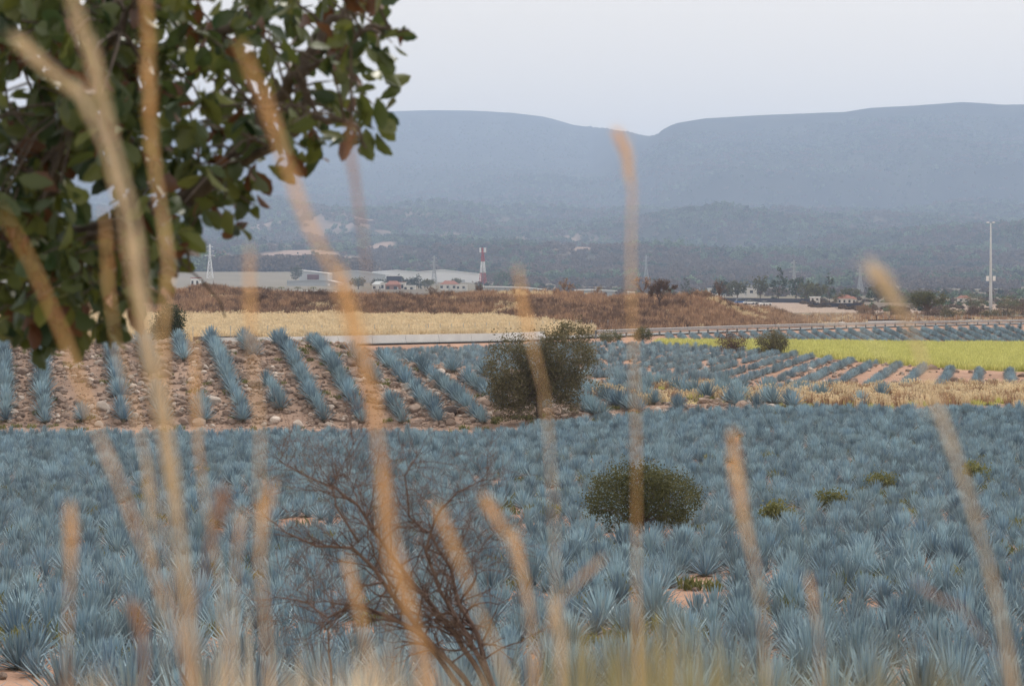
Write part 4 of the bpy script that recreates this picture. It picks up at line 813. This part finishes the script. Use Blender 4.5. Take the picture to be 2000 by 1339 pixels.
def car(px_, d_, m_, label, rz=0.2, van=False):
    e = empty('parked_car', G(px_, d_), rz, label, 'car', 'cars parked before the dark wall'); b = MB()
    pf = [(-2.1, .35), (-2.1, .85), (-1.9, .95), (1.0, 1.0) if not van else (1.6, 1.0), (2.1, .85), (2.15, .35)]
    vs = [(x_, s_*.85, z_) for s_ in (-1, 1) for x_, z_ in pf]; n = len(pf); b.add(vs, [tuple(range(n)), tuple(range(2*n-1, n-1, -1))]+[(i, i+n, (i+1) % n+n, (i+1) % n) for i in range(n)]); b.obj('body', M_[m_], e)
    c = MB(); top = 1.95 if van else 1.45; vs = [(-1.7, -.8, .97), (1.0, -.8, .97), (1.0, .8, .97), (-1.7, .8, .97), (-1.3, -.65, top), (.4, -.65, top), (.4, .65, top), (-1.3, .65, top)]; c.add(vs, [(0, 1, 5, 4), (1, 2, 6, 5), (2, 3, 7, 6), (3, 0, 4, 7), (4, 5, 6, 7)]); c.obj('window', M_['glass'], e)
    r = MB(); r.box((-.45, 0, top+.02), (1.75, 1.32, .05)); r.obj('roof', M_[m_], e)
    for sx in (-1.35, 1.35):
        for sy in (-.85, .85): wh = MB(); wh.tube([(sx, sy-.1, .33), (sx, sy+.1, .33)], .33, 12); wh.obj('wheel', M_['rubber'], e)
car(1446, 830, 'blue', 'blue van parked on the sand before the blue black wall', van=True); car(1463, 790, 'white', 'white car parked right of the blue van'); car(1470, 795, 'greymetal', 'grey car parked beside the white car'); car(1495, 745, 'white', 'white car parked alone nearer on the sand lot', .6)

# ------------------------------------------------------------------ foreground oak
def build_oak():
    rng = random.Random(42); base = Vector((-2.25, 7.6, h1(-2.25, 7.6)))
    e = empty('oak_tree', base, 0, 'oak tree with dark green and rusty lobed leaves reaching into the view', 'tree')
    def W(px_, py_, d): return Vector(P(px_, py_, d))-base
    limbs = [([(-340, 1100, 7.6), (-300, 700, 7.6), (-230, 420, 7.5), (-170, 180, 7.4), (-150, -200, 7.4)], .15),
             ([(-290, 650, 7.6), (-100, 560, 7.4), (80, 470, 7.3), (250, 440, 7.2), (370, 395, 7.1), (440, 330, 7.0), (510, 230, 7.0), (590, 140, 6.9), (640, 60, 6.9), (690, 10, 6.9)], .046),
             ([(-240, 450, 7.5), (-60, 300, 7.7), (120, 190, 7.8), (300, 110, 7.8), (480, 40, 7.8), (600, -60, 7.8)], .05),
             ([(80, 470, 7.3), (110, 330, 7.0), (150, 210, 6.8), (230, 60, 6.7), (300, -60, 6.7)], .034),
             ([(440, 330, 7.0), (530, 290, 6.8), (620, 230, 6.7), (690, 240, 6.6), (715, 290, 6.6)], .018),
             ([(590, 140, 6.9), (660, 110, 6.8), (720, 50, 6.8), (770, 60, 6.8), (800, 58, 6.8)], .013),
             ([(370, 395, 7.1), (360, 470, 7.0), (345, 540, 6.9)], .014), ([(250, 440, 7.2), (270, 500, 7.1), (250, 580, 7.0), (220, 640, 7.0)], .02), ([(80, 470, 7.3), (70, 580, 7.1), (110, 650, 7.0)], .022), ([(350, 510, 6.9), (392, 545, 6.9), (430, 590, 6.9), (440, 620, 6.9)], .004), ([(590, 140, 6.9), (597, 180, 6.9), (592, 230, 6.9)], .016)]
    LP = []
    for i, (pl_, r) in enumerate(limbs):
        w_ = [W(*q) for q in pl_]; pts = []
        for a, b in zip(w_[:-1], w_[1:]):
            for k in range(4): pts.append(a.lerp(b, k/4)+Vector([rng.uniform(-1, 1)*r*.35 for _ in range(3)]))
        pts.append(w_[-1]); rr = [max(.003, r*(1-.75*j/(len(pts)-1))) for j in range(len(pts))]
        if i == 0: rr = [r*(1-.3*j/(len(pts)-1)) for j in range(len(pts))]; pts[0] = Vector((0, 0, -.3))
        mb = MB(); mb.tube(pts, rr, 8, rng.random()); mb.obj('trunk' if i == 0 else 'branch', M_['greybark'], e, True)
        if i: LP += pts
    poly = [(-60, -40), (735, -40), (735, 20), (718, 60), (765, 60), (790, 80), (762, 105), (788, 130), (770, 175), (725, 185), (742, 230), (742, 290), (715, 310), (690, 280), (655, 225), (628, 240), (618, 300), (575, 330), (545, 330), (520, 320), (500, 345), (505, 400), (498, 435), (440, 445), (400, 445), (355, 455),
            (352, 520), (325, 555), (285, 560), (270, 600), (215, 650), (170, 645), (120, 685), (50, 690), (-60, 670)]
    holes = [(22, 182, 38), (225, 85, 16), (165, 350, 42), (195, 402, 40), (130, 430, 26), (545, 130, 30), (435, 60, 20), (255, 130, 16), (680, 210, 16), (270, 255, 18), (315, 410, 16), (20, 175, 30), (470, 180, 18), (590, 285, 14), (395, 455, 8), (70, 60, 12), (655, 175, 14), (550, 60, 14), (230, 30, 20), (60, 215, 20)]
    def inside(x_, y_):
        c = False; j = len(poly)-1
        for i in range(len(poly)):
            xi, yi = poly[i]; xj, yj = poly[j]
            if (yi > y_) != (yj > y_) and x_ < (xj-xi)*(y_-yi)/(yj-yi)+xi: c = not c
            j = i
        return c
    cl = []
    for _ in range(9000):
        x_, y_ = rng.uniform(-60, 780), rng.uniform(-40, 670)
        if not inside(x_, y_) or any((x_-a)**2+(y_-b)**2 < (r+9)**2 for a, b, r in holes): continue
        md = 25.5 if x_ < 330 else 31
        if any((x_-a)**2+(y_-b)**2 < md*md for a, b, _ in cl): continue
        cl.append((x_, y_, rng.uniform(6.25, 7.9)))
    # leaf shapes
    def leaf(k):
        r2 = random.Random(k); n = 7; L = 1.; vs = []; fs = []; bend = r2.uniform(.1, .35); fold = r2.uniform(.15, .4)
        for i in range(n+1):
            t = i/n; w_ = (.04+.235*math.sin(math.pi*t**1.3)**.8*(1+.09*(-1)**i)) if i < n else .0
            z_ = -bend*t*t; vs += [(-w_, t*L, z_+w_*fold), (0, t*L, z_), (w_, t*L, z_+w_*fold)]
        for i in range(n): b = i*3; fs += [(b, b+1, b+4, b+3), (b+1, b+2, b+5, b+4)]
        return np.array(vs), fs
    LS = [leaf(k) for k in range(9)]; LM_ = []
    for k, (v, f) in enumerate(LS):
        mb = MB(); mb.add([tuple(q_) for q_ in v], f, (k*.37) % 1); LM_.append(mb.mesh('leaf', M_['oak']))
    tw = MB(); leaves = []
    for x_, y_, d in cl:
        c = W(x_, y_-14, d); near = min(LP, key=lambda q_: (q_-c).length_squared+rng.uniform(0, .02))
        if (near-c).length > .02:
            mid = near.lerp(c, .55)+Vector((rng.uniform(-.03, .03), rng.uniform(-.03, .03), .12*(near-c).length)); tw.tube([near, near.lerp(mid, .5)+Vector((0, 0, .01)), mid, mid.lerp(c, .6), c], [.006, .005, .0042, .0034, .002], 4, rng.random())
        for _ in range(rng.randint(5, 8) if x_ > 330 else rng.randint(8, 11)):
            o_ = c+Vector((rng.gauss(0, .022), rng.gauss(0, .03), rng.gauss(.005, .02))); a = rng.uniform(0, 6.28); dn = Vector((math.cos(a)*.75, math.sin(a)*.75, rng.uniform(-1.5, .15) if rng.random() < .88 else rng.uniform(.1, .8))).normalized()
            L = rng.uniform(.055, .108); zx = Vector((rng.uniform(-1, 1), rng.uniform(-1, 1), rng.uniform(-.2, 1))); xx = dn.cross(zx).normalized(); zz = xx.cross(dn)
            m = Matrix(((xx.x, dn.x, zz.x, 0), (xx.y, dn.y, zz.y, 0), (xx.z, dn.z, zz.z, 0), (0, 0, 0, 1))); m = Matrix.Translation(o_) @ m @ Matrix.Diagonal((L*rng.uniform(.85, 1.1), L, L, 1))
            leaves.append((d+rng.uniform(-.3, .3)-(.5 if x_ > 330 else 0), m, rng.randrange(9)))
    tw.obj('twig', M_['greybark'], e)['kind'] = 'stuff'
    leaves.sort(key=lambda q_: q_[0])
    for d, m, k in leaves[:300]: o = link('leaf', LM_[k], e); o.matrix_basis = m
    Vs = []; Fs = []; Ts = []; nb = 0
    for d, m, k in leaves[300:]:
        v, f = LS[k]; A_ = np.array(m); Vs.append(v @ A_[:3, :3].T+A_[:3, 3]); Fs.append(np.array(f)+nb); Ts.append(np.full(len(v), rng.random())); nb += len(v)
    o = link('foliage', np_mesh('foliage', np.concatenate(Vs), np.concatenate(Fs), M_['oak'], tint=np.concatenate(Ts)), e); o['kind'] = 'stuff'
    print('oak leaves', len(leaves), 'clusters', len(cl))
build_oak()

# ------------------------------------------------------------------ thorn bush
def build_thorn():
    rng = random.Random(4); d0 = 13.; base = Vector(G(985, d0)); e = empty('thorn_bush', base, 0, 'leafless dark thorn bush with tangled twigs before the agave field', 'bush')
    def W(px_, py_, d): return Vector(P(px_, py_, d))-base
    stems = [[(975, 1400), (925, 1290), (870, 1215), (800, 1130), (745, 1060), (700, 985), (650, 950), (590, 925), (545, 900)], [(985, 1400), (945, 1300), (900, 1220), (860, 1150), (830, 1080), (850, 1010), (890, 960), (950, 935)],
             [(960, 1400), (905, 1320), (830, 1240), (755, 1200), (690, 1180), (640, 1205), (600, 1175), (540, 1165)], [(990, 1400), (955, 1320), (930, 1230), (895, 1180), (880, 1110), (840, 1040), (800, 1010), (790, 930), (815, 890)],
             [(940, 1390), (860, 1290), (790, 1190), (730, 1110), (690, 1070), (620, 1065), (560, 1040), (510, 1000)], [(650, 1420), (645, 1300), (640, 1230), (670, 1190), (680, 1170)], [(700, 1060), (655, 985), (650, 950), (665, 915), (690, 870)], [(930, 1250), (890, 1215), (870, 1150), (900, 1080), (935, 1075), (965, 1040)], [(770, 1150), (740, 1100), (720, 1050), (715, 990), (700, 950)]]
    for i, s_ in enumerate(stems):
        w_ = [W(a, b, d0+.25*math.sin(i*2.1+j*.5)*(j/len(s_))) for j, (a, b) in enumerate(s_)]; pts = []
        for a, b in zip(w_[:-1], w_[1:]):
            for k in range(3): pts.append(a.lerp(b, k/3)+Vector([rng.uniform(-1, 1)*.006 for _ in range(3)]))
        pts.append(w_[-1]); r0 = .020 if i < 5 else .009; n = len(pts); rr = [max(.0022, r0*(1-.88*j/(n-1))) for j in range(n)]
        if i < 6: pts[0] = Vector((pts[0].x, 0, h1(pts[0].x+base.x, d0)-base.z-.05))
        mb = MB(); mb.tube(pts, rr, 6, .8); mb.obj('stem', M_['thorn'], e, True)
        tw = MB()
        for j in range(4, n, 1):
            for _ in range(3):
                if rng.random() < .92:
                    a = rng.uniform(0, 6.28); nd = (pts[j]-pts[j-1]).normalized()*.6+Vector((math.cos(a), math.sin(a)*.8, rng.uniform(-.5, .75)))
                    grow(tw, pts[j], nd, rng.uniform(.13, .27), max(.0024, rr[j]*.5), rng.choice([2, 2, 3]), rng, .75, .02, 4, 3, .28, (1, 3), .74, None, rmin=.0012)
        tw.obj('twig', M_['thorn'], e)['kind'] = 'stuff'
build_thorn()

# ------------------------------------------------------------------ foreground stalks
def stalk(pts, w0, w1, d, m, label, head=0., headw=2.2, seed=0, leafs=0):
    """dry grass stalk traced from its top downwards; widths in photo pixels at the distance d; head = share of the length that carries a seed head"""
    rng = random.Random(seed+77); px_, py_ = pts[-1]; nx = px_+(pts[-1][0]-pts[-2][0])*.4; gx = (nx-CX)/F*d; gz = h1(gx, d); base = Vector((gx, d, gz))
    e = empty('grass_stalk', base, 0, label, 'grass stalk', 'dry grass stalks in front of the camera'); W = [Vector(P(a, b, d+.03*math.sin(i)))-base for i, (a, b) in enumerate(pts)]
    q = []
    for a, b in zip(W[:-1], W[1:]):
        for k in range(4): q.append(a.lerp(b, k/4))
    q.append(W[-1]); q += [W[-1].lerp(Vector((0, 0, 0)), t) for t in (.3, .6, .9, 1.)]; n = len(q); k = d/F; nv = len(W)*4
    rr = [max(.0006, (w0+(w1-w0)*min(1, i/nv))*k/2*rng.uniform(.6, 1.2)*(1 if i > nv*head else .80)*min(1, .22+i*.16)) for i in range(n)]
    mb = MB(); mb.tube(q, rr, 6, rng.random()); mb.obj('stem', M_[m], e, True)
    if head > 0:
        hb = MB(); nh = int(nv*head)
        for i in range(0, nh*22):
            t = i/22; a = q[int(t)].lerp(q[int(t)+1], t-int(t)); up = (q[int(t)]-q[int(t)+1]).normalized(); an = rng.uniform(0, 6.28); o_ = Vector((math.cos(an), math.sin(an), 0)); L = headw*w0*k*rng.uniform(1.1, 3.4)*(.45+math.sin(math.pi*min(1, (t+.8)/nh))*.75)
            tip = a+up*L*1.7+o_*L*.42; s_ = up.cross(o_).normalized()*w0*k*.15; md_ = a.lerp(tip, .5)
            hb.add([tuple(a), tuple(md_+s_), tuple(tip), tuple(md_-s_)], [(0, 1, 2, 3)], rng.random())
        hb.obj('seed_head', M_[m], e)['kind'] = 'stuff'
    for j in range(leafs):
        i = rng.randint(int(nv*.35), nv-2); a = q[i]; sx = rng.choice((-1, 1)); L = rng.uniform(.16, .3)*d/1.6; lf = MB(); w_ = w1*k*.55; C_ = [a, a+Vector((sx*L*.18, 0, L*.45)), a+Vector((sx*L*.4, .02, L*.75)), a+Vector((sx*L*.7, .03, L*.78))]
        lf.add([tuple(c_+Vector((0, w_*s_, w_*s_*.5))*f_) for c_, f_ in zip(C_, (1, .9, .6, .05)) for s_ in (-1, 1)], [(2*z, 2*z+1, 2*z+3, 2*z+2) for z in range(3)], rng.random()); lf.obj('blade', M_[m], e)
    return e
S = [
 ([(135, -30), (180, 120), (215, 260), (262, 430), (285, 640), (330, 860), (352, 1050), (370, 1200), (385, 1400)], 17, 24, 1.5, 'palestalk', 'thick pale straw stalk crossing the oak crown from top to bottom', .35, 1.0, 0),
 ([(45, 85), (110, 150), (165, 200), (210, 300), (240, 420), (262, 560), (285, 700), (320, 880), (360, 1100), (380, 1400)], 15, 16, 1.6, 'palestalk', 'pale stalk bending up toward the top corner over the oak', .3, 1.2, 0),
 ([(285, -30), (290, 150), (298, 300), (318, 430), (330, 520), (318, 640), (322, 760), (345, 950), (365, 1200), (380, 1400)], 12, 14, 1.7, 'stalk', 'straight tan stalk rising before the dark evergreen and oak', .3, 1.1, 0),
 ([(0, 405), (60, 510), (130, 670), (185, 830), (235, 950), (290, 1090), (345, 1230), (385, 1400)], 12, 10, 1.5, 'stalk', 'orange stalk leaning from the frame edge down to the clump', 0, 1, 0),
 ([(475, 100), (520, 200), (555, 310), (600, 430), (650, 530), (690, 660), (722, 760), (745, 900), (765, 1040), (800, 1180), (840, 1400)], 11, 18, 1.45, 'stalk', 'thick orange stalk leaning across the middle of the bank', .45, 1.3, 0),
 ([(668, 540), (700, 650), (735, 780), (742, 900), (748, 1040), (775, 1150), (830, 1260), (860, 1400)], 17, 15, 1.6, 'stalk', 'broad orange stalk doubling the leaning one beside the thorn bush', .3, 1.2, 0),
 ([(683, 245), (690, 330), (700, 400), (712, 480), (718, 560), (722, 700), (740, 900), (770, 1400)], 8, 5, 1.9, 'redstalk', 'thin faint stalk with a reddish middle before the grey warehouse', .45, 1.8, 0),
 ([(1208, 265), (1225, 310), (1235, 380), (1232, 470), (1233, 560), (1238, 700), (1243, 860), (1243, 1000), (1243, 1180), (1250, 1400)], 7, 7, 1.9, 'stalk', 'tall upright stalk rising above the hills between round bush and road', .25, 2.0, 0),
 ([(487, 500), (490, 620), (495, 720), (508, 830), (506, 950), (508, 1080), (520, 1230), (530, 1400)], 10, 8, 1.7, 'stalk', 'upright orange stalk ending below the power pylon beside the oak', .3, 1.6, 0),
 ([(1013, 535), (1025, 610), (1042, 680), (1062, 760), (1072, 850), (1080, 960), (1085, 1100), (1095, 1400)], 9, 6, 1.8, 'stalk', 'pale stalk passing in front of the round tree trunk', .4, 1.6, 0),
 ([(1722, 545), (1760, 610), (1795, 680), (1830, 790), (1870, 900), (1905, 1010), (1935, 1120), (1965, 1250), (1990, 1400)], 13, 12, 1.6, 'palestalk', 'long pale stalk leaning across the right side of the fields', .2, 1.8, 1),
 ([(1432, 850), (1440, 930), (1455, 1020), (1475, 1110), (1490, 1200), (1500, 1400)], 12, 7, 1.7, 'stalk', 'short blurred tan stalk right of the round bush', .55, 1.7, 0),
 ([(138, 1000), (138, 1060), (137, 1130), (132, 1230), (128, 1400)], 13, 8, 1.7, 'stalk', 'short straight tan stalk low near the left edge', .5, 1.6, 0),
 ([(432, 970), (418, 1040), (400, 1110), (375, 1180), (370, 1400)], 18, 8, 1.5, 'redstalk', 'short russet stalk joining the tallest pale stalk from the right', .4, 1.3, 0),
 ([(530, 950), (512, 1020), (508, 1100), (516, 1200), (530, 1400)], 12, 6, 1.6, 'stalk', 'short orange stalk beside the thorn bush twigs', .5, 1.4, 0),
 ([(378, 660), (382, 780), (388, 880), (400, 980), (425, 1100), (450, 1400)], 9, 5, 2.0, 'stalk', 'faint thin tan stalk between the tall stalk and the straight orange one', .5, 1.6, 0),
 ([(950, 975), (975, 1020), (1000, 1065), (1030, 1180), (1045, 1400)], 10, 5, 1.7, 'stalk', 'small tan stalk tip right of the thorn bush', .5, 1.8, 0),
 ([(1172, 1092), (1130, 1135), (1085, 1180), (1050, 1290), (1040, 1400)], 7, 6, 1.8, 'stalk', 'short stalk slanting up to the right under the round bush', .4, 1.6, 0),
 ([(860, 1000), (895, 1090), (930, 1180), (970, 1270), (1010, 1400)], 14, 14, 1.6, 'stalk', 'orange stalk slanting down the right flank of the thorn bush', .4, 1.2, 0),
 ([(680, 1100), (700, 1180), (720, 1280), (740, 1400)], 12, 9, 1.7, 'stalk', 'short orange stalk low inside the thorn bush', .6, 1.3, 0),
 ([(205, 420), (212, 560), (228, 680), (262, 800), (300, 960), (340, 1120), (372, 1400)], 9, 9, 1.75, 'stalk', 'slim tan stalk under the oak beside the tallest stalk', .3, 1.3, 0),
 ([(1005, 1040), (1020, 1110), (1040, 1200), (1050, 1400)], 9, 5, 1.9, 'stalk', 'grey tan stalk tip below the round tree', .6, 1.6, 0),
 ([(1790, 1135), (1830, 1165), (1880, 1190), (1960, 1300), (1990, 1400)], 7, 5, 1.8, 'redstalk', 'faint russet stalk slanting toward the leaning pale stalk', .6, 1.6, 0),
 ([(1580, 1130), (1590, 1180), (1600, 1250), (1600, 1400)], 7, 5, 1.9, 'stalk', 'faint short stalk low between the two right stalks', .5, 1.6, 0),
 ([(285, 900), (290, 980), (300, 1100), (320, 1250), (330, 1400)], 8, 5, 1.9, 'palestalk', 'faint pale stalk low left of the tallest stalk', .5, 1.6, 0),
 ([(265, 1190), (278, 1250), (290, 1400)], 16, 12, 1.6, 'redstalk', 'very short russet stalk tip at the lower left', .6, 1.3, 0),
 ([(1085, 1190), (1095, 1260), (1100, 1400)], 16, 9, 1.7, 'palestalk', 'short pinkish stalk tip low in the middle', .6, 1.4, 0),
 ([(470, 1010), (462, 1080), (455, 1200), (440, 1400)], 9, 6, 1.7, 'stalk', 'thin tan stalk rising from the clump beside the russet stalk', .4, 1.5, 0),
]
for i, (pp, a, b, d, m_, lab, hd, hw, lf) in enumerate(S): sw_ = .84 if i < 5 or len(pp) > 8 else .58; stalk(pp, a*sw_, b*sw_, d, m_, lab, hd, hw, i, lf)

# blurred blades rising along the bottom of the view
def clump(name, label, px0, px1, top0, top1, d0, d1, n, m_, seed, wd=.004):
    rng = random.Random(seed); mb = MB()
    for _ in range(n):
        d = rng.uniform(d0, d1); px_ = rng.gauss((px0+px1)/2, (px1-px0)/4); tp = rng.uniform(top0, top1)+abs(px_-(px0+px1)/2)/(px1-px0)*2*80; bx = px_+rng.uniform(-50, 50)
        t_ = Vector(P(px_+rng.uniform(-40, 40), tp, d)); x_ = (bx-CX)/F*d; b_ = Vector((x_, d, h1(x_, d))); m1 = b_.lerp(t_, .6)+Vector((rng.uniform(-.02, .02), 0, 0)); s_ = Vector((wd*rng.uniform(.5, 1.3), 0, 0)); t = rng.random()
        mb.add([tuple(b_-s_), tuple(b_+s_), tuple(m1+s_), tuple(m1-s_), tuple(t_)], [(0, 1, 2, 3), (3, 2, 4)], t)
    o = mb.obj(name, M_[m_]); tag(o, label, None, None, 'stuff'); return o
clump('grass', 'half green blurred grass blades rising at the bottom edge', 960, 1560, 1130, 1330, 2.0, 3.6, 620, 'fggreen', 1)
clump('grass', 'pale tan blurred grass around the foot of the thorn bush', 380, 1040, 1200, 1340, 1.7, 3.0, 330, 'palestalk', 2)
clump('grass', 'russet blurred grass along the lower left edge', -60, 420, 1250, 1370, 1.6, 2.6, 130, 'stalk', 3)
clump('grass', 'thin greenish blurred blades along the lower right edge', 1350, 2080, 1190, 1350, 2.0, 3.4, 420, 'fggreen', 4, .003)
clump('grass', 'pale tan blurred tuft beside the tallest stalk', 400, 520, 1080, 1300, 2.2, 3.2, 46, 'palestalk', 5, .003)
